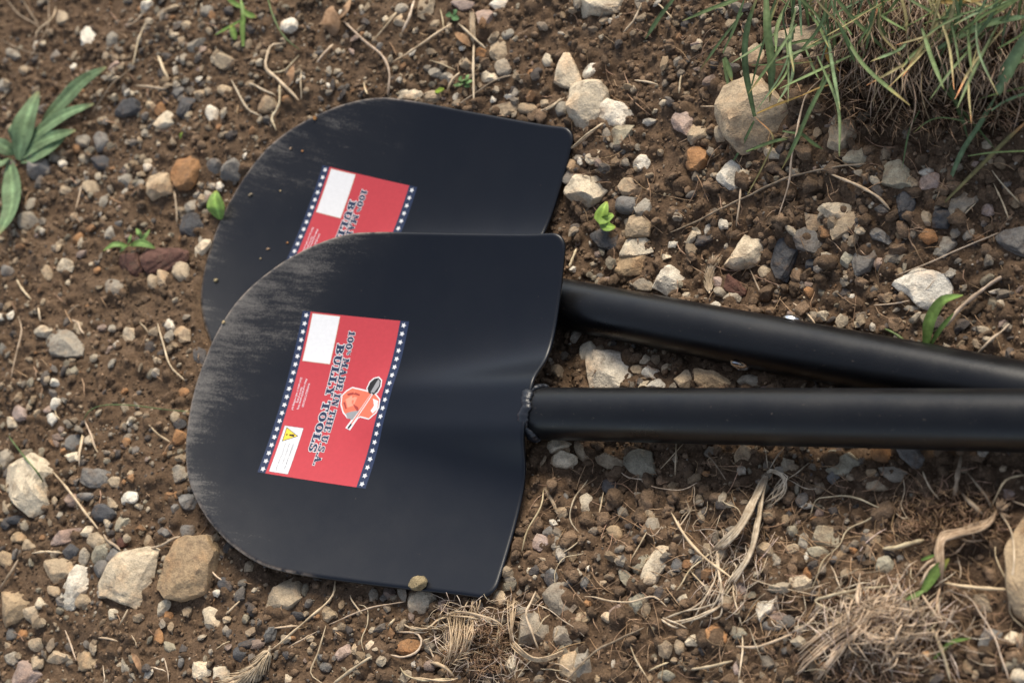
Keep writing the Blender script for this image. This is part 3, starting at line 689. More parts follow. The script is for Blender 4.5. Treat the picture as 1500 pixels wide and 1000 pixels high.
# steel rivet ends on the far shovel's tube
def rivet(side):
    R, t = POSE[1]; d = np.array([1, 0, H1]); d /= np.linalg.norm(d)
    n = np.array([0, 1.0, 0]) * side; n = n + np.array([-H1, 0, 1]) * (.25 if side > 0 else -.05); n /= np.linalg.norm(n)
    s = .235 if side > 0 else .205
    c = np.array([U_END, 0, H0 + H1 * U_END]) + d * s + n * (HR - .0008)
    V, F = lathe_line(c, n, [(0, .0072), (.0012, .0070), (.0026, .0058), (.0034, .0035), (.0037, .001)], 20)
    mk('rivet', V, F, M_STEEL, S2, smooth_=True)
rivet(1); rivet(-1)
STONES = """A w 630 25 28 22
A t 748 38 30 15
A g 708 76 26 19
A g 888 45 32 20 -20
A t 262 78 30 22 -20
A t 810 110 30 17
A t 905 135 20 20
A w 378 160 22 45 15
A g 478 170 20 35 20
A g P 795,180 880,165 840,225 805,215
A g 785 252 20 28 10
A t 970 260 40 34 = tan rounded stone in the soft upper left | tan stone in the upper left
A t 320 243 18 20
A w 320 288 20 18
A p 492 285 25 20
A t 108 308 22 20
A b 235 240 20 25
A g 50 235 32 20 20
A g 8 365 25 30
A w 860 340 18 24
A g 800 350 26 16
A t 900 345 18 18
A g 755 370 30 15
A b 760 395 35 20 -30
A t 858 402 20 30
A t 968 388 26 20
A g 1415 312 25 18
A w 1240 108 40 28 = bright white stone beside the thin curved green stem | bright white stone
A d P 730,440 840,425 800,495 770,500 = dark triangular slate chip above the cream oblong pebble | dark triangular slate
A d 540 465 58 30 -10 = dark blue-grey flat slate right of the plantain weed | dark slate by the plantain
A t 652 460 25 25 -30
A o 686 468 22 30 10
A c 702 517 50 32 -25 = cream oblong pebble under the dark slate chips | cream oblong pebble
A w 910 490 25 33 -10
A t 1150 445 40 35
A g 350 605 33 24
A b 425 610 30 45 20
A o 332 652 25 18
A b 165 735 50 42
A d 440 695 40 32
A w 272 706 30 16 35
A g 205 740 18 15
A g 375 760 25 17
A t 385 805 30 26
A t 272 818 32 20
A w 635 722 22 18
A o 792 740 55 80 10 = orange-tan upright oval pebble left of the far blade | orange-tan oval pebble
A t P 630,760 715,740 738,825 650,848 = square tan stone beside the orange oval pebble | square tan stone
A g 535 770 26 34
A b 915 715 35 32
A b 988 730 42 50 = smooth blue-grey pebble nearest the far blade's upper left rim | blue-grey pebble by the rim
A g 820 890 38 18 -45
A t 872 862 22 20
A w 945 805 26 18 20
A g 450 870 34 14 -10
A g 128 875 32 18 -50
A g 110 950 50 30 -10
A t 322 935 16 18
A b 512 963 26 20
A g 605 800 24 20
A d 820 970 50 45
A t 605 605 18 16
A g 620 572 22 16
A g 555 612 20 15
A w 1060 670 14 20 -30
B b 25 208 27 24
B t 203 205 28 30
B c 285 178 38 28
B o 345 62 22 24
B t 255 105 24 18
B g 485 35 20 32
B g 502 278 40 34 = dark grey square stone below the reddish wet rock | dark grey square stone
B r P 525,170 560,120 610,110 625,200 590,240 535,215 = left half of the wet reddish-brown split rock | reddish-brown rock
B r P 620,110 700,105 830,115 825,160 760,190 660,205 635,175 = long glossy reddish-brown rock under the small green sprig | long reddish rock
B g 898 72 34 18 -45
B c 890 110 60 24 -40 = long pale greenish pebble left of the far blade | long pale pebble
B t 668 250 28 32
B t 715 235 28 35
B t 800 205 40 46 40
B w 47 400 24 18 30
B w 12 408 20 20
B c 185 468 36 24 -15
B g P 180,520 225,460 330,480 365,520 350,575 290,580 240,565 205,578 = large flat grey stone alone on the soil at the left | large flat grey stone
B o 430 200 18 16
B t 350 455 18 34 -20
B g 500 460 30 22
B c 574 483 33 24 -20
B w 523 533 14 18
B w 748 445 20 30
B g 754 490 24 18 -30
B t 808 483 38 36
B d 885 585 30 40
B d 660 537 22 24
B g 500 610 30 18
B o 358 572 14 16
B w 246 702 24 20
B k 330 652 24 22
B t 700 600 18 16
B o 815 738 24 24
B o 553 740 32 20
B b 617 742 16 14
B g 285 775 24 18 20
B w 245 790 22 26
B p 78 832 32 28
B c 52 872 34 26
B w 222 860 26 24
B p 210 822 24 16
B t 170 835 20 18
B t 775 850 22 28
B d 795 878 30 24
B o 790 938 45 30
B w 580 875 22 12
B b 325 963 26 34
B o 238 965 22 16
B o 560 965 22 16
B g 12 545 20 18
B t 128 805 18 14
C c P 0,150 60,100 120,75 195,110 165,180 165,270 110,308 65,255 30,215 0,215 = big pale angular rock at the left edge with grass behind it | big pale rock at the left edge
C g P 0,20 45,70 25,120 0,130
C c 300 75 30 24
C o 515 22 20 16
C o 262 58 14 20
C b P 318,150 340,130 450,140 440,175 400,200 345,195 320,175 = speckled blue-grey oblong stone right of the big pale rock | speckled blue-grey stone
C t 465 185 26 24
C o 505 185 12 18
C t 533 150 18 20
C g P 690,130 725,115 757,125 755,165 710,180
C b P 725,240 790,230 795,285 750,290
C b 715 292 24 16
C o 718 237 14 16
C w P 487,240 515,222 555,225 557,260 515,275 492,270 = small white angular stone in the lower left | small white angular stone
C t 452 272 28 22
C b 360 240 50 14 5
C k 492 350 35 20 -40
C d 420 310 40 36
C t 220 262 20 20
C p 288 255 30 28
C g 245 315 18 17
C d 62 335 40 16
C t 30 290 30 24
C d 20 350 20 25
C p P 180,430 240,390 320,373 325,405 270,425 195,442 = long pinkish ridged stone in the lower left | long pinkish stone
C c 355 380 28 22
C t 388 422 35 28
C k 405 468 48 32 -30
C g 337 475 18 45
C d 285 465 32 30
C t P 178,520 190,490 265,488 297,540 240,580 205,592 = tan angular stone left of the pale grey splinter | tan angular stone in the lower left
C t 105 440 28 22 35
C y 70 405 30 22
C y 20 495 24 34
C b 62 475 20 20
C w P 245,620 310,530 362,535 355,575 340,620 290,690 240,708 = pale grey tapering splinter left of the large cracked stone | pale grey splinter
C b 465 490 34 38
C b 405 530 30 35
C b 665 390 26 20
C b 762 385 30 27
C c P 370,615 430,550 500,480 600,455 640,460 625,510 600,600 545,692 490,660 435,640 385,645 = large cream stone with rusty cracks beside the smooth tan one | large cracked cream stone
C y P 630,600 680,520 730,440 770,412 840,420 868,460 850,540 825,620 750,650 690,645 = large smooth tan boulder below the near blade's tip | large smooth tan boulder
C c 660 695 40 18 -40
C o 682 728 24 22
C c 455 720 24 20
C t 215 625 30 22 30
C c 158 672 20 26 -30
C t 330 665 26 28
C y P 0,640 60,625 105,660 95,720 50,750 0,775 = rounded tan-grey rock cut off by the left edge | rounded rock at the left edge
C t 125 715 24 40
C c P 825,710 855,690 893,715 880,775 840,778 = cream blocky stone below the smooth tan boulder | cream blocky stone
C d 915 600 26 28
C w 883 630 10 22
C t 860 545 14 20
C o 645 810 20 30
C k 685 855 28 22
C b 740 915 26 16
C g 858 875 18 14
C d 1015 835 38 24
C d 975 885 30 30
C c P 770,945 800,910 852,915 845,965 800,985
C c P 858,980 870,935 925,935 925,1000 860,1000
C t 1040 970 26 22
C y P 308,880 335,858 385,890 380,935 330,945
C t P 158,875 200,868 290,890 285,905 220,922 180,905
C t 150 845 30 28
C g 200 838 20 28
C p P 20,1000 60,920 95,905 165,965 145,1000 = pinkish pointed rock at the bottom left corner | pinkish pointed rock
C g P 475,900 490,898 555,980 545,990
C t 145 918 28 26
C g 45 898 26 24 -40
C o 85 803 22 20
C b 40 800 18 24
C t 30 845 20 20
C r 495 425 26 20
C t 930 740 22 18
C k 1000 740 22 16
C g 920 785 26 18
D t P 0,330 60,265 150,207 208,255 170,305 100,358 0,362 = rough grey-tan stone just below the near blade's lower rim | rough grey-tan stone
D t P 280,345 310,335 350,370 310,405 285,395
D b P 5,465 50,420 72,440 65,485 20,502
D d 175 380 40 16
D b 290 570 24 24
D b 302 612 28 26
D d 122 560 18 22
D p P 335,575 350,545 400,510 430,508 410,550 350,590 = pinkish elongated stone near the bottom edge | pinkish elongated stone
D c P 480,520 522,482 537,550 500,555
D t 440 530 22 26
D t 450 590 22 20
D o P 615,510 680,485 735,500 730,540 680,560 630,545 = orange-brown stone left of the bottom straw tuft | orange-brown stone by the straw
D p P 825,460 860,415 900,440 885,485 840,487
D w 1005 425 32 18 25
D w P 1120,600 1160,558 1180,575 1172,620 1125,625
D g P 1158,450 1190,390 1270,365 1305,390 1310,440 1280,490 1210,515 1170,495 = big grey stone under the knobbly pale root | grey stone under the knobbly root
D g P 1310,290 1345,235 1440,228 1462,310 1430,355 1385,390 1320,355 = flat grey hexagonal stone below the near blade's corner | grey hexagonal stone
D g 1390 475 42 42
D g P 1430,590 1450,545 1500,535 1510,600 1505,688 1435,688 = grey-tan upright slab at the bottom edge | grey-tan upright slab
D p 1282 43 36 34
D g 1358 50 24 30
D d 1330 205 25 40 15
D t 1098 298 28 34
D c 1240 170 20 15
D p 1310 163 18 18
D t 1298 125 16 14
D g 1340 125 13 20
D t 1470 390 30 24
D t 240 483 28 18
D t 240 515 34 12
D w 708 600 12 16
D b 735 620 16 22
D p 840 330 35 30
D g 1195 365 40 20
E c P 82,40 100,20 180,12 218,20 200,40 130,58 85,58 = flat cream stone topmost of the pair tucked under the weld | flat cream stone under the weld
E c P 95,80 150,55 230,80 235,105 190,120 110,110 = cream slab lowest of the pair beneath the near handle | cream slab under the handle
E t 192 55 22 18
E t P 220,15 240,10 262,45 290,105 275,125 240,85
E t P 315,80 340,65 410,90 470,125 465,150 400,138 325,105 = layered tan stone below the near handle | layered tan stone
E k P 430,90 490,55 535,65 552,160 535,190 490,165 450,130 = greyish irregular slab right of the layered tan stone | greyish irregular slab
E t P 880,80 915,35 960,60 945,105 905,132 882,115
E o 762 148 22 14
E t 178 305 22 26
E p P 52,420 75,395 115,410 118,445 80,460 55,448
E g 152 435 22 26
E c 310 320 14 18
E w 138 348 16 14
E g 540 357 28 24 -40
E t 536 318 20 20
E y 388 388 26 30
E c P 475,600 495,530 560,450 605,450 605,500 550,590 490,608 = tall pale grey ridged stone on the crumbly soil below the handles | tall pale ridged stone
E k P 440,535 500,490 540,470 495,540 470,570
E k P 400,560 415,535 440,545 470,600 465,625 430,600
E b P 612,520 640,487 670,515 655,545 625,542
E w 695 515 16 16
E b 718 495 26 18
E w 286 532 20 16
E y 404 478 16 14
E c 47 542 20 14
E t 110 532 16 16
E b 118 382 20 20
E b 128 573 22 34 10
E t 345 600 18 22
E b 265 590 16 28
E o 285 673 18 20
E k P 445,655 505,628 510,660 480,710 445,695
E p 395 710 28 26 20
E c 360 733 22 18 30
E y 255 735 32 22
E g 180 805 36 34
E c 660 652 22 20
E g 602 662 14 14
E g 556 615 16 20
E o P 765,790 790,750 845,775 840,830 800,848 770,825 = orange and grey rounded stone below the twisted root bundle | orange and grey stone
E k 885 793 38 26 20
E c 703 825 26 22
E t 650 850 20 30
E p 905 613 20 26
E o 760 575 14 16
E y 690 580 14 22
E w P 963,680 990,640 1065,645 1060,690 1000,720 985,748 = light grey wedge stone right of the root bundle | light grey wedge stone
E p 1045 728 34 20
E b 1035 765 45 24
E g P 1030,480 1050,475 1070,520 1060,540 1035,515
E t 1000 465 30 40
E t 630 905 14 16
E p 885 940 16 30
E y 320 985 16 14
E d 480 415 16 22
E g 735 270 18 22
E b 195 240 14 20
E d 370 200 34 26
E g 485 232 16 18
E k 600 970 40 22
F k P 305,130 350,80 400,50 437,100 425,130 370,152 320,140 = olive-grey angular stone just below the near handle | olive-grey angular stone
F k 330 75 22 25
F b 335 165 26 24
F o P 492,45 572,45 572,95 520,100 495,85
F b P 590,45 700,45 695,115 660,122 615,85
F g P 515,130 560,122 635,140 640,160 590,180 520,155
F t P 448,185 500,170 555,195 545,215 460,210
F k P 252,370 350,364 350,438 250,440 = square olive-grey stone among crumbs at the lower right | square olive-grey stone
F k P 228,455 300,447 312,465 305,490 235,492
F g 215 425 22 32
F t 168 453 26 20
F w 225 487 17 16
F g P 85,480 105,478 128,520 118,535 95,520
F c P 155,560 200,545 245,580 235,620 200,630 155,600 = pitted pale stone beside a small orange pebble at lower right | pitted pale stone
F o 232 555 24 22
F g 388 340 20 16
F b 345 500 20 16
F k 545 525 40 34
F o 415 462 15 18
F p 1045 228 22 20
F t 1025 128 20 16
F y P 1045,480 1070,420 1111,330 1180,340 1190,700 1130,740 1070,690 1050,600 = large tan boulder cut off by the right edge | large tan boulder at the right edge
F b P 930,840 955,780 1010,760 1018,790 995,870 940,885
F c 1060 812 28 24
F c 1100 830 20 32
F y P 858,910 890,898 915,925 900,960 865,960
F t 912 968 22 18
F c 1090 970 34 30
F p 190 345 18 16
F o 255 330 10 12
F o 470 650 36 26
G c P 60,45 85,0 130,-20 260,-20 265,0 255,20 150,35 75,52 = big cream slab cut off by the top edge | big cream slab at the top
G c P 12,230 55,135 75,180 98,240 90,262 50,255 20,245 = pointed cream stone above the far blade's corner | pointed cream stone
G w P 103,235 125,200 165,190 165,205 125,243
G c P 72,330 75,265 110,247 165,260 180,290 150,345 110,390 85,398 = tall pale stone leaning beside the white one right of the far blade | tall pale leaning stone
G w P 150,310 175,300 235,320 265,350 250,378 190,375 155,350 = chalky white angular stone right of the far blade's corner | chalky white angular stone
G k P 200,375 265,375 262,400 225,442 205,435
G p P 380,355 400,340 455,350 460,380 430,408 395,395 = pinkish-grey jagged stone left of the big boulder | pinkish-grey jagged stone
G t P 535,360 560,270 600,200 650,195 720,230 770,290 750,360 690,425 600,450 545,400 = largest boulder, grey-tan, standing against the grassy bank | largest boulder by the grass
G o P 418,490 435,438 485,455 487,490 460,518 425,510 = rusty orange cube-like stone right of the far blade | rusty orange stone
G w P 515,510 560,488 595,510 593,565 565,582 525,550 = lumpy pinkish-white stone below the largest boulder | lumpy pinkish-white stone
G c 695 467 36 16
G w 290 493 21 23
G c P 65,590 100,515 160,503 180,565 165,600 115,632 75,610 = cream blocky stone close to the far blade's right edge | cream block by the far blade
G t P 215,560 250,537 285,550 283,590 235,595
G b 245 625 35 28
G g 292 628 26 30
G t P 250,725 262,652 312,655 310,715
G c P 220,750 240,730 305,725 318,765 270,782 225,778 = speckled cream stone above the flat tan one | speckled cream stone
G d P 140,725 155,695 213,710 210,765 165,755
G y P 183,790 300,785 325,810 310,828 230,835 185,810 = flat orange-tan slab just above the far handle | flat orange-tan slab
G w P 318,810 345,785 435,855 430,868 365,893 325,875 = white triangular stone touching the far handle's upper side | white triangular stone
G g 293 870 32 17
G w 390 745 16 15
G c P 543,795 560,750 605,708 655,710 677,745 635,800 580,822 = cream potato-shaped stone above the far handle | cream potato-shaped stone
G b P 757,705 800,688 838,730 820,770 770,762 = pale blue-grey stone between slate shards | pale blue-grey stone
G d P 688,800 692,710 715,703 760,755 745,810 735,855 705,845 = tall dark slate shard above the far handle | tall dark slate shard
G c P 830,640 860,622 925,620 930,640 870,680
G t P 868,690 940,632 957,680 910,710 880,735 = tan wedge lowest of two stacked stones above the handles | tan wedge stone
G t P 788,652 835,650 832,690 805,710
G o 848 705 20 20
G g 915 722 15 13
G b P 935,800 950,735 985,738 1005,780 985,825 950,845 = rough blue-grey upright stone above the far handle | blue-grey upright stone
G b P 980,690 1000,685 1058,730 1040,742 995,725
G k P 893,775 925,757 940,775 920,815 900,810
G k P 1005,550 1040,495 1080,492 1125,545 1120,570 1060,568 = olive-cream wedge-shaped stone beneath the grassy bank | olive-cream wedge stone
G p P 1137,535 1185,523 1198,530 1195,572 1140,578 = small brick-shaped pinkish stone beneath the grassy bank | brick-shaped pinkish stone
G d P 1068,590 1080,568 1115,568 1123,620 1105,690 1085,680
G g P 1225,620 1270,570 1310,580 1313,605 1270,660 1240,655 = grey pointed stone at the foot of the broad grass stem | grey pointed stone
G d P 1180,690 1190,615 1235,650 1225,695
G t 1157 665 19 27
G p 1345 640 20 20
G o 1165 718 30 22
G g P 1180,770 1195,720 1240,715 1250,740 1215,785
G g 1285 708 24 20
G b P 1373,725 1395,705 1440,700 1470,690 1480,775 1420,775 1390,750 = blue-grey slate cut off by the right edge | slate at the right edge
G c 1445 703 20 12
G w P 1067,870 1130,820 1215,835 1232,870 1225,910 1180,947 1130,920 = big bright white stone above the handles on the right | big bright white stone
G w 1375 890 18 15
G t P 853,375 935,365 935,420 900,460 860,440
G k P 905,495 950,435 978,480 970,505 925,503
G t P 425,440 455,370 490,365 490,410 440,440
G t 530 408 16 26
G d P 420,765 445,735 520,695 530,720 470,745
G c 460 710 12 14
G r P 520,850 560,840 605,880 600,900 550,885
G p 523 857 14 17
G g 565 905 30 15
G g 530 890 20 13
G t 665 825 20 22
G d 810 805 16 20
G o 800 885 14 18
G w 930 905 12 14
G p 1010 800 16 20
G t P 690,130 750,75 830,70 855,110 820,140 730,150 = broad grey-tan stone behind the grass stems at the top | broad stone behind the grass
G t P 590,140 620,110 665,160 650,195 600,190
G t 72 505 22 18
G t 185 515 16 16
G c 150 475 30 20 -50
G w 110 490 18 10
G b 70 540 28 22
G w 82 822 15 12
G g 180 410 14 22
G c 365 785 18 12
G g 1120 940 25 10
G g 815 965 30 15
Z c P 175,290 190,255 215,245 235,255 225,290 190,305
Z w P 207,290 220,265 318,257 330,300 352,345 310,374 215,376 = large flat white slab in the gap between the two handles | large flat white slab
Z w 392 335 28 16
Z t 350 325 18 14
Z t 435 320 16 16
Z k 460 318 15 12
Z t P 447,335 500,330 525,372 480,377
Z b 520 349 9 12
Z y P 530,377 530,330 575,335 632,360 632,377 = ochre wedge-shaped stone between the two handles | ochre wedge stone
Z w P 380,377 410,350 440,377
Z c 370 368 16 12
Z g 690 360 50 16
H w 308 60 22 18
H g 560 40 28 20 -30
H c 498 88 28 12 -30
H c 555 88 26 26
H t P 625,60 640,0 670,-20 705,0 700,50 665,85 = brown-tan stone at the top edge left of the pale one | brown-tan stone at the top edge
H p P 775,10 800,-10 880,-10 870,25 830,45
H w P 945,15 965,-5 1030,-5 1025,25 975,38
H p P 900,60 925,30 968,55 955,90 910,118
H g 428 158 22 13
H b 468 207 17 17
H w 614 232 24 18
H g 713 315 28 22
H g 760 340 18 20
H t 850 275 28 28
H t P 950,170 1010,165 1018,250 985,265 960,250
H g 1008 295 34 36
H c P 912,350 930,300 985,325 990,345 930,362
H g 1030 150 30 18 -20
H o 915 232 24 22
H c P 520,415 560,388 655,400 660,415 620,438 530,428
H t P 640,440 690,400 755,395 755,420 700,452
H t P 935,490 1000,445 1080,450 1060,490 1020,515
H w 970 438 20 20
H w 1030 425 26 20
H t 1110 475 40 26
H t 1195 450 22 22
H g 1265 475 28 34
H t 245 318 24 18
H w 218 357 18 13
H w 242 378 13 12
H b 295 330 20 16
H t 1455 92 20 16
H o 1130 320 14 18
H c 1205 265 20 24
H w 830 215 14 12
H p 345 230 20 14
E t 195 925 42 70 =
E c P 235,265 265,220 298,245 295,285 255,308
D c P 665,330 690,280 750,270 795,285 800,330 760,340 740,370 690,362 = pale lumpy dry clod below the near blade's lower rim | pale lumpy clod"""
STRANDS = """A root 16 2 1225,185 1165,200 1150,300 1205,350 1290,430
A root 13 2 1205,350 1200,450 1175,510 1190,565
A green 10 6 1150,-20 1180,80 1230,165 1290,215
A root 8 1 1290,235 1230,300 1160,320
A straw 10 1 1300,300 1295,360 1300,430
A root 12 2 1000,345 1040,430 1075,480 1125,500
A root 12 1 1065,360 1130,385 1190,410
A straw 16 1 680,240 705,300 725,340
A straw 14 1 585,370 650,375 720,385
A straw 9 2 630,90 595,180 570,290
A twig 8 1 570,290 480,370 400,480
A straw 10 1 240,30 225,80 165,130 155,165
A straw 8 1 350,800 335,870 325,910
A twig 13 1 750,820 762,900 760,965
A root 10 1 1435,195 1400,230 1365,265
A twig 10 1 620,60 560,110 530,125
A twig 7 1 20,-10 80,60 160,110 190,150
A twig 6 1 0,170 90,215 190,235
A twig 6 1 100,0 140,70 165,110
A twig 6 1 210,0 205,120 120,260
B straw 10 1 75,240 100,285 140,330
B straw 11 1 168,360 175,395 180,425
B straw 9 2 85,415 95,470 75,560 48,675
B straw 8 1 620,430 640,450 658,475
B straw 9 2 700,435 720,510 755,620 820,688
B straw 9 1 375,865 400,920 430,1000
B straw 11 1 365,930 358,970 350,1010
B straw 9 1 660,885 700,925 755,960
B green 7 8 370,865 400,820 470,797 600,800 720,815 840,828
B straw 6 1 245,820 250,845 265,860
B twig 7 1 300,400 320,370 350,350
B root 12 1 320,420 350,440 370,480
C green 9 14 35,-5 90,70 150,140 178,185
C green 5 10 178,185 110,162 70,210 40,290
C straw 10 2 340,-5 325,60 322,120
C straw 11 3 215,140 290,230 350,310 398,372
C straw 11 1 130,472 190,465 255,470
C twig 12 1 75,500 30,570 -5,615
C root 13 3 600,455 660,435 700,418 735,405
C root 13 1 425,395 450,430 490,460
C straw 8 1 520,700 500,740 482,768
C straw 8 1 265,785 290,850 310,905
C straw 11 1 975,665 945,695 920,720
C straw 8 1 850,525 875,560 903,582
C straw 6 3 680,645 740,650 810,633
C straw 9 1 400,815 440,818 480,830
C straw 6 1 535,805 550,830 555,855
C root 7 1 665,900 680,930 685,990
C root 6 1 610,935 650,940 680,955
C straw 5 1 880,860 910,840 935,830
C root 5 1 420,930 425,970 418,1000
C straw 8 1 370,0 385,40 400,62
D straw 12 3 347,220 325,300 180,430 55,535
D straw 9 3 662,315 500,345 320,418
D straw 10 2 305,425 270,540 235,640 290,690
D straw 9 1 130,525 200,485 265,450
D straw 11 1 70,435 120,430 180,425
D straw 18 3 330,695 430,620 515,565
D root 9 1 415,285 440,330 470,370
D root 7 1 455,325 495,345 490,420 470,490 480,540
D root 12 2 650,405 690,435 770,435 830,395 900,372
D root 13 2 630,450 720,465 745,500 720,545 650,565 595,560
D root 8 2 690,455 735,455 775,447
D root 8 2 745,500 765,485 787,480
D root 12 2 645,615 680,655 760,672 890,668
D straw 13 2 590,425 605,410 620,390
D root 9 1 770,510 785,540 800,560 808,600
L root 24 9 1065,90 1020,190 990,290 1030,430 1090,590
L root 14 4 1185,285 1110,360 1060,460
L root 9 2 1150,235 1300,330 1400,400 1470,465
L straw 9 2 1255,400 1230,470 1200,535
L straw 14 2 1370,780 1430,730 1500,680
L root 14 2 1110,740 1200,755 1290,760
L root 14 3 1180,690 1290,720 1370,770
L root 8 2 1230,770 1280,830 1360,865
L straw 20 3 750,375 760,500 750,710
L root 12 1 1030,190 1090,205 1160,240
E straw 9 3 100,215 90,280 35,380 12,465
E root 8 2 280,170 225,260 205,330 245,385
E straw 8 1 345,225 335,270 325,320
E straw 7 2 520,385 490,440 455,500
E root 9 3 270,650 320,655 400,668 480,665 550,650 600,690
E twig 11 4 195,985 300,880 420,815 512,772
E straw 9 2 450,840 480,910 520,975
E straw 14 3 675,945 760,935 870,910
E straw 13 4 885,850 980,850 1111,800
E straw 9 3 910,810 910,880 893,985
E root 5 2 145,605 150,540 190,490 260,470
E straw 7 1 180,470 225,440 265,405
E straw 10 2 530,950 570,930 610,915
E root 6 2 400,130 450,165 530,180
E root 7 1 700,280 680,330 640,380
K straw 11 3 180,35 178,120 175,200
K straw 6 4 98,165 150,110 218,35
K root 7 2 0,235 100,268 220,270 290,240
K root 6 1 270,250 275,310 280,370
K root 5 2 350,300 340,380 270,450 275,490
K root 5 3 400,300 440,350 500,370 530,420
K root 10 2 480,760 490,880 525,980
K straw 10 2 255,700 300,750 355,800
K root 9 3 180,800 260,690 330,630 385,590
K straw 7 2 570,740 700,780 929,830
K straw 16 5 155,395 230,520 330,630 450,720 500,760
K root 6 2 20,500 60,520 105,465
K root 6 1 200,440 230,400 290,375
K root 6 1 760,760 745,830 735,900
K twig 8 2 330,85 370,120 440,225
J root 16 6 390,553 200,580 60,612 45,630 60,645 150,680 225,710
J straw 12 4 75,640 40,700 0,735 -60,760
J straw 18 6 630,540 750,560 935,572
J straw 11 8 875,205 940,300 955,430 935,600 935,680
J straw 8 3 875,345 870,420 930,560 938,680 1010,755
J root 26 3 360,385 440,370 540,345
J straw 10 8 850,200 880,130 920,70 1010,45
J twig 25 5 712,-40 700,20 690,90 680,160
J root 11 3 540,30 560,90 610,165
J twig 22 5 715,130 760,180 820,235
J twig 12 5 740,40 830,150 855,210
J root 9 2 20,230 50,160 130,150 210,145 300,180 350,210 270,260 185,300 160,370 80,440 30,570
J root 8 1 120,460 140,520 160,575
J root 9 3 640,570 760,620 810,700 870,800 930,990
J straw 20 3 575,740 620,840 665,990
J root 7 2 700,420 710,500 690,540
J root 7 2 445,55 450,130 440,190 470,250 520,250
J root 9 4 410,220 440,240 480,250
J straw 9 4 945,165 1010,190 1040,195
Z straw 15 5 1450,42 1390,80 1310,145 1270,200
Z root 10 2 1455,190 1400,240 1360,285
Z straw 6 1 1055,135 1110,132 1160,122
Z green 9 4 1080,203 1115,220 1155,247
Z straw 8 1 815,130 850,155 880,190
G twig 8 3 380,710 500,655 640,585 760,535 870,512 975,500
G straw 12 2 865,530 950,565 1010,600 1050,640
G straw 8 1 270,245 305,250 340,258
G straw 6 3 1380,710 1250,765 1160,805 1070,840
G straw 7 8 700,690 740,560 750,480 790,300 850,230
G straw 8 3 595,560 590,620 580,690
G straw 8 1 170,375 110,430 75,455
G straw 7 1 45,300 20,325 -5,338
G straw 8 1 412,230 408,260 405,285
G straw 5 1 470,325 505,325 540,325
G straw 6 3 1360,520 1400,570 1450,625
G straw 6 2 1365,560 1390,610 1410,665
G straw 5 1 1310,620 1285,645 1260,670
G straw 10 1 92,760 80,790 70,815
G straw 6 1 330,5 350,20 385,55
G straw 9 1 290,10 270,60 235,100
G twig 6 2 620,820 650,880 660,915
H straw 13 3 312,95 400,180 480,245 510,320 505,425
H straw 12 3 785,105 700,160 600,230 525,275
H straw 13 3 815,105 870,155 935,215
H root 15 2 620,0 600,80 565,145
H straw 10 1 265,195 225,235 190,275
H straw 13 2 820,320 790,350 765,400
H straw 6 1 690,265 750,285 800,308
H twig 8 3 1115,325 1000,345 900,400 810,465
H straw 8 1 1280,430 1220,465 1165,495
H straw 10 3 1455,540 1380,590 1305,655
H straw 8 1 735,40 745,85 750,130
H straw 9 1 400,365 405,395 415,415
H straw 10 2 480,110 540,60 440,180"""
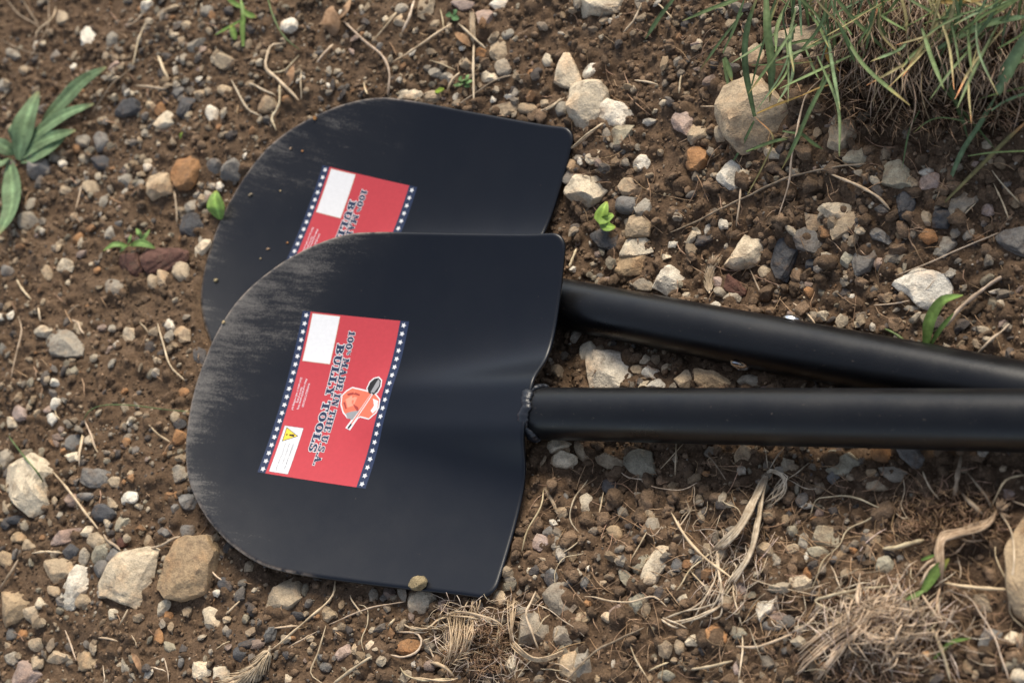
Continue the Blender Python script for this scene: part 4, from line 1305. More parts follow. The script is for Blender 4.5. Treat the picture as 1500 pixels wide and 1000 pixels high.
GRASS = """I g 30 14 60 185,570 160,450 140,330 140,200 165,80 205,-30
I o 10 4 14 150,950 230,800 275,670 185,570
I g 14 20 50 170,420 210,270 260,110 310,-20
I g 38 50 22 240,-30 248,150 268,330 258,500
I g 12 2 16 80,785 130,700 178,590
I g 26 40 10 550,365 460,530 380,710 315,830
I g 16 30 55 730,240 750,130 780,-30
I g 14 15 30 680,320 710,290 730,240
I p 36 24 45 1070,245 1200,170 1350,110 1560,75
I g 22 40 4 1075,250 1130,400 1190,560 1230,690
I p 80 30 60 1372,455 1440,320 1560,120
I p 30 2 30 1130,900 1200,740 1290,600 1375,450
I o 22 2 40 1110,990 1250,850 1400,700 1560,550
I g 9 10 30 1225,762 1350,745 1560,735
I p 14 22 40 1340,540 1420,490 1560,440
I p 20 30 50 1385,380 1450,320 1560,270
I g 14 20 40 1280,485 1400,450 1560,415
I g 16 30 4 1080,400 1190,530 1360,730
I g 8 10 14 1250,600 1100,575 1020,600 960,650
I g 22 20 50 30,260 90,130 140,-20
I g 12 30 50 0,40 60,20 150,-20
I g 12 14 40 500,260 545,200 530,0
I g 14 20 20 280,240 400,205 520,190
I g 9 14 20 170,318 330,315 480,300
I n 16 22 30 195,555 300,510 420,465
I n 12 26 20 420,465 500,430 570,410
I n 18 24 18 530,230 545,290 600,350
I n 28 45 40 1068,12 1200,8 1320,-5
I g 18 24 8 400,640 470,700 520,730
I g 12 8 8 320,640 420,660 470,700
I g 18 8 14 145,740 250,700 350,670
I g 16 18 40 650,300 700,200 760,110
I g 14 16 36 600,200 640,120 660,-20
I g 20 30 50 1000,120 1100,90 1240,60
I g 12 10 20 430,230 470,330 500,390
I g 10 20 4 990,540 940,640 905,820
I g 14 20 50 450,60 500,130 545,230
I g 24 14 8 40,280 60,340 75,400
G g 12 30 20 600,-10 510,25 415,65
G g 14 26 4 395,-10 345,55 303,120
G g 10 30 4 600,40 530,130 465,220
G g 10 10 6 540,180 550,230 565,300
G g 12 40 20 705,-10 680,60 660,120
G g 10 34 20 850,225 830,280 720,515
G g 8 16 3 635,370 605,430 575,490
G g 9 10 4 610,462 690,435 740,425
G g 9 30 12 1000,-10 990,60 975,150
G g 11 40 10 870,70 880,150 860,230
Z b 34 2 26 1208,257 1222,180 1258,125 1318,106
Z b 14 2 18 1222,255 1250,210 1292,158
A b 22 3 12 1048,200 1045,110 1050,60 1035,-10
A b 24 9 6 1050,50 1075,65 1105,75
A b 28 3 8 1015,170 1005,135 995,110
A b 12 8 5 1045,85 1000,110 925,152
A b 20 8 12 1045,35 1010,15 975,-10
J b 46 5 14 540,577 590,500 657,430
J b 24 5 8 540,577 500,600 458,618
J b 15 6 10 530,437 560,425 597,412
J b 18 4 10 588,888 650,825 690,805 757,795
H g 14 3 8 770,440 772,425 775,405"""
CWORD = {'t': 'tan', 'w': 'white', 'g': 'grey', 'b': 'blue-grey', 'd': 'dark grey', 'o': 'orange-brown', 'p': 'pinkish', 'r': 'reddish-brown', 'y': 'ochre', 'c': 'cream', 'k': 'olive-grey'}
CLR = {'t': (.46, .355, .235), 'w': (.78, .70, .565), 'g': (.34, .295, .23), 'b': (.205, .19, .17), 'd': (.085, .082, .082), 'o': (.36, .19, .085), 'p': (.43, .32, .26), 'r': (.12, .058, .042), 'y': (.40, .29, .175), 'c': (.70, .585, .42), 'k': (.35, .31, .225)}
TALL = {'largest boulder by the grass': .5, 'pointed cream stone': .7, 'tall pale leaning stone': .6, 'big pale rock at the left edge': .55, 'large flat white slab': .30, 'flat orange-tan slab': .28, 'grey hexagonal stone': .28,
        'olive-cream wedge stone': .6, 'brick-shaped pinkish stone': .7, 'cream potato-shaped stone': .6, 'large tan boulder at the right edge': .7, 'flat cream stone under the weld': .7, 'cream slab under the handle': .6}
LM = [('plantain weed', (30, 225)), ('small green sprig', (190, 355)), ("far blade's upper corner", (832, 195)), ("near blade's lower corner", (720, 865)), ("near blade's tip", (272, 650)), ("far blade's tip", (295, 430)),
      ('brown lobed dead leaf', (488, 32)), ('twisted root bundle', (1075, 780)), ('bottom straw tuft', (690, 930)), ('tangled root clump', (1290, 890)), ('lime green seedling', (885, 315)), ('broad green blade by the handle', (1372, 470)), ('grass sprig at the top', (350, 30)), ('thick grey root', (1400, 770)), ('ragged clover leaf', (678, 118)), ('bristly seed head at the bottom', (370, 975)), ("steel rivet", (1245, 484))]
DIRS = ['right of', 'below right of', 'below', 'below left of', 'left of', 'above left of', 'above', 'above right of']
ORD = ['', 'second nearest ', 'third nearest ', 'fourth nearest ', 'fifth nearest ', 'sixth nearest ', 'seventh nearest ', 'eighth nearest ', 'ninth nearest ', 'tenth nearest ']
PEND = []
def auto_label(o, desc, px, exclude=None):
    PEND.append([o, desc, px, exclude])
def flush_labels():
    rows = {}
    for o, desc, px, ex in PEND:
        best = min((math.hypot(px[0] - q[0], px[1] - q[1]), n, q) for n, q in LM if n != ex)
        a = math.degrees(math.atan2(px[1] - best[2][1], px[0] - best[2][0])) % 360
        rows.setdefault(f"{desc} {DIRS[int((a + 22.5) // 45) % 8]} the {best[1]}", []).append((best[0], o))
    for k, L_ in rows.items():
        L_.sort(key=lambda q: q[0])
        for i, (_, o) in enumerate(L_): o['label'] = (ORD[i] if i else ('nearest ' if len(L_) > 1 else '')) + k
def poly_area(P): x, y = P[:, 0], P[:, 1]; return abs(np.dot(x, np.roll(y, -1)) - np.dot(y, np.roll(x, -1))) / 2
rows = []
rg = np.random.RandomState(11)
for ln in STONES.strip().split('\n'):
    d, _, names = ln.partition('='); f = d.split()
    if f[2] == 'P': P = np.array([[float(x) for x in q.split(',')] for q in f[3:]]); isp = True
    else:
        n = [float(x) for x in f[2:]]; cx, cy, rx, ry = n[:4]; an = math.radians(n[4] if len(n) > 4 else 0)
        t = np.linspace(0, 2 * math.pi, 15)[:-1]; ex = rg.uniform(.62, 1.0)
        ct = np.sign(np.cos(t)) * np.abs(np.cos(t)) ** ex; st_ = np.sign(np.sin(t)) * np.abs(np.sin(t)) ** ex
        k = 1 + rg.uniform(-.13, .13, len(t)); x, y = ct * rx * k, st_ * ry * k
        if not names.strip() and rg.rand() < .78:      # broken chip: five to seven corners
            m_ = rg.randint(5, 8); t = (np.arange(m_) + rg.uniform(-.28, .28, m_)) * 2 * math.pi / m_ + rg.uniform(0, 6.28); k = rg.uniform(.92, 1.28, m_); x, y = np.cos(t) * rx * k, np.sin(t) * ry * k
        P = np.c_[cx + x * math.cos(an) - y * math.sin(an), cy + x * math.sin(an) + y * math.cos(an)]; isp = False
    Q, s = tp(f[0], P)
    names = [q.strip() for q in names.split('|')] if names.strip() else []
    rows.append([poly_area(Q), f[1], Q, isp, names])
rows.sort(key=lambda r: (-(len(r[4]) > 0), -r[0]))
for r in rows:
    if len(r[4]) > 1: LM.append((r[4][1], tuple(r[2].mean(0))))
def rock_mesh(c3, rel, h, rough, sub, seed, tilt=.25, cuts=7, low=.55):
    """closed rock whose plan outline is rel (metres round c3)"""
    rr_ = np.random.RandomState(seed); D, F = ICO[sub]
    th = np.arctan2(rel[:, 1], rel[:, 0]); ra = np.hypot(rel[:, 0], rel[:, 1]); o = np.argsort(th); th, ra = th[o], ra[o]
    # densify the outline so corners stay corners
    Pd = rel[o]; dense = []
    for k in range(len(Pd)):
        a, b = Pd[k], Pd[(k + 1) % len(Pd)]
        for t in np.linspace(0, 1, 6)[:-1]: dense.append(a * (1 - t) + b * t)
    dense = np.array(dense); t2 = np.arctan2(dense[:, 1], dense[:, 0]); r2 = np.hypot(dense[:, 0], dense[:, 1]); o = np.argsort(t2)
    A = np.arctan2(D[:, 1], D[:, 0]); R_ = np.interp(A, t2[o], r2[o], period=2 * math.pi)
    ch = np.hypot(D[:, 0], D[:, 1]); e = .36 if rough else .70
    X = np.c_[np.cos(A) * R_ * ch ** e, np.sin(A) * R_ * ch ** e, np.sign(D[:, 2]) * np.abs(D[:, 2]) ** (.75 if rough else .95)]
    tl = rr_.uniform(-tilt, tilt, 2); rm = ra.mean()
    zz = np.where(X[:, 2] > 0, X[:, 2] * h * (1 + (X[:, 0] * tl[0] + X[:, 1] * tl[1]) / rm), X[:, 2] * h * low)
    X[:, 2] = zz
    for k in range(cuts):
        n = np.array([rr_.normal(), rr_.normal(), abs(rr_.normal()) * .9 + (.75 if rough else .4)]); n /= np.linalg.norm(n)
        s = X @ n; lim = s.max() * rr_.uniform(.60, .90) if rough else s.max() * rr_.uniform(.84, .97)
        ov = np.maximum(s - lim, 0); X = X - ov[:, None] * n * .96
    q = X / max(rm, 1e-6)
    am = (.055 if rough else .03) * rm
    nz = vnoise(q[:, 0] * 1.3 + q[:, 2] + seed, q[:, 1] * 1.3 - q[:, 2] * .7, .55, seed) + .5 * vnoise(q[:, 0] - q[:, 2] * 1.1, q[:, 1] + q[:, 2] + seed, .22, seed + 3)
    X = X + D * (nz * am * 2)[:, None]
    return X, F
small = []; FOOT = []
n_ind = 0
for k, (ar, c, Q, isp, names) in enumerate(rows):
    P, t = to_ground(Q[:, 0], Q[:, 1], 0.0)
    ar_w = poly_area(P[:, :2]); rm = math.sqrt(ar_w / math.pi)
    hf = TALL.get(names[1] if len(names) > 1 else '', (rg.uniform(.38, .62) if isp else rg.uniform(.45, .7)))
    h = rm * hf * 1.25
    P, t = to_ground(Q[:, 0], Q[:, 1], h * .35); c3 = P.mean(0)
    if n_ind >= 300: small.append((c3, rm, c)); continue
    n_ind += 1; FOOT.append((c3[0], c3[1], rm))
    base = np.array([c3[0], c3[1], float(gs(c3[0], c3[1]))])
    big = ar > 700
    X, F = rock_mesh(base, (P[:, :2] - base[:2]) * (1.13 if isp else 1.10), h, (isp and c not in 'y') or (isp and rm < .012) or rg.rand() < .8, 3 if big else 2, 100 + k, cuts=9 if isp else 8)
    slate = c in 'bdr' and isp
    o = mk('stone' if isp else 'pebble', X, F, M_SLATE if slate else M_STONE, smooth_=True)
    o.data.set_sharp_from_angle(angle=math.radians(24 if isp else 30))
    o.location = base + np.array([0, 0, h * .06])
    col = np.array(CLR[c]) * rg.uniform(.86, 1.12) * (1 + rg.uniform(-.03, .03) * np.array([1, .1, -1])); o.color = (*col, 1)
    cat = 'stone' if isp else 'pebble'
    lab = names[0] if names else None
    if names and 'pebble' in names[0]: o.name = 'pebble'; cat = 'pebble'
    tag(o, lab or '', cat, 'stones scattered on the soil')
    if not lab:
        sz = 'tiny' if ar < 220 else 'small' if ar < 600 else 'medium' if ar < 1400 else 'large'
        asp = P[:, :2] - P[:, :2].mean(0); ev = np.linalg.eigvalsh(asp.T @ asp); el = math.sqrt(ev[1] / max(ev[0], 1e-12))
        sh = ('angular ' if isp else 'rounded ') if el < 1.6 else ('long angular ' if isp else 'oblong ')
        auto_label(o, f"{sz} {CWORD[c]} {sh}{cat}", tuple(Q.mean(0)))

# loose pieces lying on the blades
def on_blade(i, px, py):
    R, t = POSE[i]; s = SCL[i]; d = CAM_AX @ np.array([(px - 750) / F_PX, (py - 500) / F_PX, 1.0])
    o = ((CAM_LOC - t) @ R) / s; dl = (d @ R) / s; w_ = 0
    for _ in range(12): k = (w_ - o[2]) / dl[2]; q = o + dl * k; w_ = float(bladez(q[0], q[1]))
    return CAM_LOC + d * k
def bit(i, px, py, rpx, c, name, label, cat, group=None, hf=.7, asp=1.0, ang=0):
    c3 = on_blade(i, px, py); r = rpx / F_PX * 1.13
    t = np.linspace(0, 2 * math.pi, 9)[:-1]; rr2 = r * (1 + rg.uniform(-.2, .2, 8)); x, y = np.cos(t) * rr2 * asp, np.sin(t) * rr2 / asp
    a = math.radians(ang); rel = np.c_[x * math.cos(a) - y * math.sin(a), x * math.sin(a) + y * math.cos(a)]
    X, F = rock_mesh(c3, rel, r * hf, True, 2, int(px * 7 + py), cuts=5, low=.75)
    o = mk(name, X, F, M_CLODO, smooth_=True); o.location = c3 + np.array([0, 0, r * hf * .7]); o.color = (*[q * rg.uniform(.9, 1.1) for q in c], 1)
    tag(o, label, cat, group)
bit(0, 616, 854, 11.5, (.27, .195, .135), 'soil_clod', "dry brown clod resting on the near blade's lower rim", 'clod', hf=.85, asp=1.1, ang=25)
for px, py, r, a, lb in ((462, 174, 4.2, 1, 'rusty brown grit grain at the far blade rim, topmost of the grains'), (426, 218, 2.4, 1, 'tiny pale grit grain high on the far blade'), (443, 222, 2.2, 1, 'tiny orange grit grain high on the far blade'),
                         (367, 286, 3.6, 1.8, 'flat straw-coloured flake lying on the dusty part of the far blade'), (411, 280, 1.8, 1, 'tiny grit grain left of the far sticker'), (421, 356, 2.2, 1, 'tiny orange grit grain below left of the far sticker'),
                         (393, 365, 2.6, 1.4, 'thin brown flake between the far sticker and the blades overlap'), (317, 411, 4.0, 1, 'small triangular grey crumb near the tip of the far blade'), (382, 379, 1.8, 1, 'tiny brown grain where the two blades overlap'), (328, 472, 3.2, 1, 'white grain stuck to the near blade rim')):
    bit(0 if py == 472 else 1, px, py, r, (.40, .30, .2) if 'orange' not in lb and 'rusty' not in lb else (.35, .17, .08), 'grit_grain', lb, 'grit', 'grains of grit on the blades', .6, a, 20)

# ---------------------------------------------------------------- gravel and soil crumbs (uncountable)
def scatter(n, rfun, sub, squash, seed):
    q = np.random.RandomState(seed)
    out = []
    x = q.uniform(X0 + .02, X1 - .02, n * 3); y = q.uniform(Y0 + .02, Y1 - .02, n * 3)
    P = np.c_[x, y, gh(x, y)]; px, dd = cam_px(P)
    ok = (px[:, 0] > -140) & (px[:, 0] < 1640) & (px[:, 1] > -140) & (px[:, 1] < 1140)
    ok2 = q.rand(len(P)) < np.clip(.62 + 1.5 * vnoise(P[:, 0], P[:, 1], .045, seed) + .9 * vnoise(P[:, 0], P[:, 1], .12, seed + 1), .12, 1) if seed == 33 else np.ones(len(P), bool)
    ok = ok; P = P[ok]; px = px[ok]; ok2 = ok2[ok] if seed == 33 else ok2[:len(P)]; P = P[ok2]; px = px[ok2]
    r = rfun(q, len(P), P)
    cz = ceiling_z(P[:, 0], P[:, 1])
    free = (cz > .9) | ((cz - P[:, 2]) > r * 1.3)
    hid = (cz < .9)
    # drop what lies deep under a blade
    lo = to_local(0, P); hid0 = in_blade(lo[:, 0], lo[:, 1], -.03); lo = to_local(1, P); hid1 = in_blade(lo[:, 0], lo[:, 1], -.035)
    ok = free & ~hid0 & ~hid1
    for fx, fy, fr in FOOT: ok &= np.hypot(P[:, 0] - fx, P[:, 1] - fy) > fr * .92 + r * .35
    P = P[ok][:n]; r = r[ok][:n]
    return P, r, q
def many(name, label, P, r, q, sub, mat_, cols, squash, sink, kindname, ncut=3, sharp=None):
    V0, F0 = ICO[sub]; nv = len(V0); n = len(P)
    protos = []
    for k in range(14):
        d = 1 + q.uniform(-.26, .26, nv)
        X = V0 * d[:, None]
        if sub == 2:
            z1, z2 = q.uniform(0, 90, 2)
            X = V0 * (1 + .5 * vnoise(V0[:, 0] + V0[:, 2] * .7 + z1, V0[:, 1] - V0[:, 2] * .6 + z2, .75, 4) + .42 * vnoise(V0[:, 0] - V0[:, 2] + z2, V0[:, 1] + V0[:, 2] * .8 + z1, .33, 5) + q.uniform(-.05, .05, nv))[:, None]
        for _ in range(ncut):
            nn = q.normal(size=3); nn /= np.linalg.norm(nn); s = X @ nn; X = X - np.maximum(s - s.max() * q.uniform(.5, .85), 0)[:, None] * nn
        protos.append(X)
    protos = np.array(protos)
    pk = q.randint(0, 14, n)
    sc = np.c_[q.uniform(.75, 1.35, n), q.uniform(.7, 1.1, n), q.uniform(*squash, n)]
    X = protos[pk] * (sc * r[:, None])[:, None, :]
    a, b_ = q.uniform(0, 6.283, n), q.normal(0, .35, n)
    ca, sa, cb, sb = np.cos(a), np.sin(a), np.cos(b_), np.sin(b_)
    x, y, z = X[..., 0], X[..., 1], X[..., 2]
    y, z = y * cb[:, None] - z * sb[:, None], y * sb[:, None] + z * cb[:, None]
    x, y = x * ca[:, None] - y * sa[:, None], x * sa[:, None] + y * ca[:, None]
    V = np.stack([x + P[:, 0, None], y + P[:, 1, None], z + P[:, 2, None] + (r * sink)[:, None]], -1).reshape(-1, 3)
    F = (F0[None] + (np.arange(n) * nv)[:, None, None]).reshape(-1, 3)
    o = mk(name, V, F, mat_, smooth_=True)
    if sharp: o.data.set_sharp_from_angle(angle=math.radians(sharp))
    vcol(o, np.repeat(cols, nv, axis=0)); tag(o, label, None, kind='stuff')
    return o
def soilcols(q, n):
    b = np.array([.150, .102, .066]); v = q.uniform(.6, 1.55, n)[:, None]; w_ = q.uniform(-.008, .012, (n, 1))
    return np.clip(b * v + w_ * np.array([1, .8, .6]), .02, .4)
P, r, q = scatter(13500, lambda q, n, P: (.0010 + .0036 * q.rand(n) ** 2.9) * (.60 + .50 * crumbiness(P[:, 0], P[:, 1])) * (1 + .45 * (vnoise(P[:, 0], P[:, 1], .05, 21) > .18)), 1, (.6, 1), 31)
big = (r > .0019) & (r <= .0038); huge = r > .0038
many('soil_clods', 'largest rounded brown soil clods among the crumbs', P[huge], r[huge], q, 2, M_CLOD, soilcols(q, huge.sum()), (.65, .95), .25, '', 4)
many('soil_crumbs', 'rounded brown soil crumbs covering the ground', P[big], r[big], q, 2 if False else 1, M_CLOD, soilcols(q, big.sum()), (.65, 1.0), .25, '')
many('fine_soil_crumbs', 'fine brown soil grains between the stones', P[r <= .0019], r[r <= .0019], q, 0, M_CLOD, soilcols(q, (r <= .0019).sum()), (.65, 1.0), .2, '')
P, r, q = scatter(15000, lambda q, n, P: .0007 + .0011 * q.rand(n) ** 2, 0, (.6, 1), 32)
many('soil_grit', 'smallest soil grains and grit', P, r, q, 0, M_CLOD, soilcols(q, len(P)) * q.choice([1, 1, 1, 1.7, .6], len(P))[:, None], (.6, 1.0), .3, '')
# gravel: pebbles too many to count
P, r, q = scatter(8300, lambda q, n, P: (.0010 + .0046 * q.rand(n) ** 3.1), 1, (.5, .9), 33)
pal = np.array([CLR[k] for k in 'ttttgggbbddokkpwcccyt'])
cols = pal[q.randint(0, len(pal), len(P))] * q.uniform(.6, 1.0, (len(P), 1))
cols = cols * .72 + np.array([.13, .09, .06]) * .28
sm = small
P = np.vstack([P, np.array([[s[0][0], s[0][1], float(gs(s[0][0], s[0][1]))] for s in sm])]); r = np.r_[r, [s[1] for s in sm]]
cols = np.vstack([cols, np.array([CLR[s[2]] for s in sm])])
b2 = r > .0017
many('gravel', 'mixed small pebbles and stone chips strewn over the soil', P[b2], r[b2], q, 1, M_GRAVEL, cols[b2], (.45, .85), .35, '', 7, 26)
many('fine_gravel', 'tiny stone chips strewn over the soil', P[~b2], r[~b2], q, 0, M_GRAVEL, cols[~b2], (.5, .9), .4, '', 2, 10)

# ---------------------------------------------------------------- straws, roots and grass
def tube_geo(P, R_, sides=6):
    P = np.asarray(P); T = np.gradient(P, axis=0); T /= np.linalg.norm(T, axis=1)[:, None] + 1e-12
    up = np.array([.1, .15, 1.0]); A = np.cross(T, up); A /= np.linalg.norm(A, axis=1)[:, None] + 1e-12; B = np.cross(A, T)
    a = np.linspace(0, 2 * math.pi, sides, endpoint=False)
    V = (P[:, None] + (A[:, None] * np.cos(a)[None, :, None] + B[:, None] * np.sin(a)[None, :, None]) * np.asarray(R_)[:, None, None]).reshape(-1, 3)
    n = len(P); ix = np.arange(n * sides).reshape(n, sides); j = np.roll(ix, -1, axis=1)
    return V, np.stack([ix[:-1], j[:-1], j[1:], ix[1:]], -1).reshape(-1, 4)
def surf_path(Q, lift, n, wob=0.0, seed=0):
    C_ = catmull(Q, n)
    if wob:
        q = np.random.RandomState(seed); ph = q.uniform(0, 6.28, 4); s = np.linspace(0, 1, n) * n
        C_[:, 0] += wob * (np.sin(s * .55 + ph[0]) + .6 * np.sin(s * 1.1 + ph[1])); C_[:, 1] += wob * (np.sin(s * .5 + ph[2]) + .6 * np.sin(s * 1.2 + ph[3]))
    P, t = to_ground(C_[:, 0], C_[:, 1], lift)
    return P, t
def strand_geo(Q, wpx, lift_mm, seed, wob, sides=6, n=None, follow=True):
    ln = np.linalg.norm(np.diff(Q, axis=0), axis=1).sum(); n = n or int(min(max(ln / 7, 8), 40))
    P, t = surf_path(Q, 0.0008, n, wob, seed)
    s = np.linspace(0, 1, n); r0 = wpx / 2 / F_PX * t.mean()
    arch = np.sin(math.pi * s) ** .6
    lift = r0 + lift_mm * .0013 * arch + .0014
    C_ = P.copy()
    q = np.random.RandomState(seed)
    px, _ = cam_px(P); P2, _ = to_ground(px[:, 0], px[:, 1], 0)      # keep the same picture position while lifted
    d = CAM_LOC - P; d /= d[:, 2:3]
    zt = np.maximum(gs(P[:, 0], P[:, 1]), gh(P[:, 0], P[:, 1])) if follow else g0(P[:, 0], P[:, 1])
    k = np.ones(5) / 5; zt = np.maximum(np.convolve(np.pad(zt, 2, 'edge'), k, 'valid'), zt - .001) + lift
    P = P + d * (zt - P[:, 2])[:, None]
    R_ = r0 * (.72 + .28 * np.sin(math.pi * s)) * (1 + .16 * np.sin(s * 19 + seed) + q.uniform(-.20, .20, n)) * .88; R_[0] *= .5; R_[-1] *= .35
    return tube_geo(P, np.maximum(R_, .00018), sides)
INFO = {'root': ('dry_root', M_ROOT, 'pale curling root', 'root', 1.1), 'straw': ('dry_straw', M_STRAW, 'dry straw', 'straw', .25), 'twig': ('brown_twig', M_ROOT, 'thin brown twig', 'twig', .6), 'green': ('grass_stalk', M_GRASS, 'thin green stalk', 'grass stalk', .2)}
sd_ = 500
for ln in STRANDS.strip().split('\n'):
    f = ln.split(); tile, kind, wd, lf = f[0], f[1], float(f[2]), float(f[3])
    Q, s = tp(tile, [[float(x) for x in q.split(',')] for q in f[4:]]); sd_ += 1
    nm, mt, desc, cat, wob = INFO[kind]
    V, F = strand_geo(Q, wd / s, lf, sd_, wob * .8)
    o = mk(nm, V, F, mt, smooth_=True); k = rg.uniform(.8, 1.15)
    if kind == 'green': vcol(o, np.ones((len(V), 3)))
    o.color = (k, k * rg.uniform(.95, 1.02), k * rg.uniform(.9, 1.02), 1) if kind != 'twig' else (.55 * k, .52 * k, .50 * k, 1)
    tag(o, '', cat, {'root': 'dry roots on the soil', 'straw': 'dry straws on the soil', 'twig': 'thin twigs on the soil', 'green': 'thin green stems'}[kind])
    lw = np.linalg.norm(np.diff(Q, axis=0), axis=1).sum(); ang = math.degrees(math.atan2(-(Q[-1][1] - Q[0][1]), Q[-1][0] - Q[0][0])) % 180
    dsc = 'level' if ang < 22 or ang > 158 else 'upright' if 68 < ang < 112 else 'slanting'
    auto_label(o, f"{'short' if lw < 38 else 'long' if lw > 95 else 'medium'} {dsc} {desc}", tuple(Q.mean(0)))

def clump(name, label, cat, strands, tile, mt, centre, partname='root_strand', colr=(1, 1, 1)):
    c, _ = tp(tile, [centre]); P, _ = to_ground(c[:, 0], c[:, 1]); root = empty(name, P[0]); tag(root, label, cat)
    s = TILE[tile][2]
    for k, (wd, lf, pts) in enumerate(strands):
        Q, _ = tp(tile, pts); V, F = strand_geo(Q, wd / s, lf, 900 + k + len(name), .5)
        o = mk(partname, V - P[0], F, mt, root, smooth_=True); kk = rg.uniform(.75, 1.15); o.color = (kk * colr[0], kk * colr[1], kk * colr[2], 1)
    return root, P[0]
def fuzz(root, loc, tile, items, mt, name, label, wobble=.4, follow=True):
    """many hair-thin fibres joined: items = list of (width px, lift mm, pts)"""
    VV, FF, CC, n0 = [], [], [], 0; s = TILE[tile][2]
    for k, (wd, lf, pts) in enumerate(items):
        Q, _ = tp(tile, pts); V, F = strand_geo(Q, wd / s, lf, 3000 + k, wobble, 4, 9, follow); VV.append(V - loc); CC.append(np.full((len(V), 3), rg.uniform(.45, 1.2)) * np.array([1, rg.uniform(.93, 1.02), rg.uniform(.85, 1.02)])); FF.append(F + n0); n0 += len(V)
    o = mk(name, np.vstack(VV), np.vstack(FF), mt, root, smooth_=True); o['kind'] = 'stuff'; vcol(o, np.vstack(CC))
    if root is None: tag(o, label, None, kind='stuff')
    return o
q = np.random.RandomState(77)
U = q.uniform
# twisted root bundle
st_ = []
for k in range(5): st_.append((19 + U(-3, 4), 6 + k, [(640 + k * 4, 200), (588 + k * 7, 300), (512 + k * 8, 450), (412 + k * 9, 545 + k * 4), (372 + k * 10, 588)]))
for k in range(4): st_.append((18 + U(-2, 4), 6 + k, [(642 + k * 5, 205), (618 + k * 5, 330), (596 + k * 4, 480), (562 + k * 6, 600), (495 + k * 8, 708), (440 + k * 12, 765)]))
st_ += [(13, 4, [(395, 588), (402, 700), (425, 850), (410, 938), (358, 948)]), (10, 3, [(390, 590), (382, 750), (310, 880), (250, 985)]), (12, 4, [(470, 758), (380, 868), (200, 918), (108, 952)]), (12, 3, [(476, 775), (390, 890), (230, 955), (120, 965)]),
        (13, 4, [(480, 830), (350, 920), (170, 990)]), (10, 3, [(385, 750), (300, 870), (180, 930)]), (9, 3, [(500, 700), (485, 655), (470, 680)]), (10, 4, [(402, 590), (408, 760), (400, 840), (300, 990)])]
for k in range(9): st_.append((6 + U(0, 3), 5, [(650, 190), (690 + U(-20, 20), 175 + U(-12, 12)), (750 + U(-15, 15), 210 + U(-10, 20)), (700 + U(-30, 50), 280 + U(-20, 30)), (640 + U(-20, 60), 340 + U(0, 50))]))
st_ += [(8, 4, [(665, 165), (710, 100), (750, 50)]), (6, 4, [(660, 160), (652, 100), (640, 55)]), (7, 4, [(760, 222), (820, 180), (880, 133)]), (5, 3, [(760, 215), (860, 268), (925, 272)]), (10, 3, [(110, 945), (180, 970), (240, 1000)]), (14, 2, [(105, 950), (150, 985), (200, 1000)])]
R1, l1 = clump('root_bundle', 'pale bundle of long dried roots twisting downwards from a knotted crown below the near handle', 'roots', st_, 'K', M_ROOT, (560, 450))
# bottom straw tuft
st_ = []
for k in range(58):
    x = U(310, 560); st_.append((U(4.5, 11), U(2, 11), [(x, U(240, 370)), (x * .75 + 100 + U(-34, 34), U(420, 540)), (285 + (x - 330) * .7 + U(-50, 50), U(600, 750))]))
for k in range(34): x, y, a, l = U(260, 620), U(220, 700), U(0, 6.28), U(60, 190); st_.append((U(4, 8), U(3, 10), [(x, y), (x + l * .5 * math.cos(a) + U(-18, 18), y + l * .5 * math.sin(a) + U(-18, 18)), (x + l * math.cos(a), y + l * math.sin(a))]))
for k in range(17):
    x = U(815, 905); st_.append((U(5, 9), U(2, 7), [(x, U(140, 260)), (x * .5 + 425 + U(-8, 8), U(320, 380)), (850 + U(-10, 18), U(480, 560))]))
for k in range(10): x = U(440, 640); st_.append((U(8, 14), 4, [(x, U(130, 150)), (x + U(-50, 20), U(200, 230)), (x + U(-70, 20), U(260, 330))]))
st_ += [(20, 8, [(280, 298), (400, 264), (560, 280), (700, 325), (780, 380), (812, 448)]), (15, 8, [(300, 292), (450, 300), (560, 322), (640, 357)]), (13, 7, [(360, 285), (450, 275), (560, 300), (700, 335)]), (13, 4, [(0, 385), (150, 402), (250, 330), (360, 300)]),
        (38, 4, [(172, 692), (240, 705), (310, 740), (370, 800)]), (18, 3, [(0, 820), (200, 835), (330, 842), (410, 820)]), (14, 3, [(770, 290), (800, 250), (915, 170)]), (12, 3, [(620, 270), (660, 225), (755, 245)])]
for k in range(6): st_.append((13, 5 + k, [(845 + k * 4, 535 - k * 8), (930 + k * 3, 615 - k * 8), (1050, 680 - k * 7), (1180, 672 - k * 7), (1310, 610 - k * 6)]))
R2, l2 = clump('straw_tuft', "pale tuft of uprooted straw and roots under the near blade's lower corner", 'straw tuft', st_, 'L', M_STRAW, (520, 480), 'straw', (1.05, 1.0, .95))
it = []
for k in range(330):
    x, y, a, l = U(500, 790), U(380, 780), U(0, 6.28), U(40, 130); it.append((U(2.5, 5), U(2, 10), [(x, y), (x + l * math.cos(a) * .5 + U(-20, 20), y + l * math.sin(a) * .5 + U(-20, 20)), (x + l * math.cos(a), y + l * math.sin(a))]))
fuzz(R2, l2, 'L', it, M_HAIR, 'root_hairs', '')
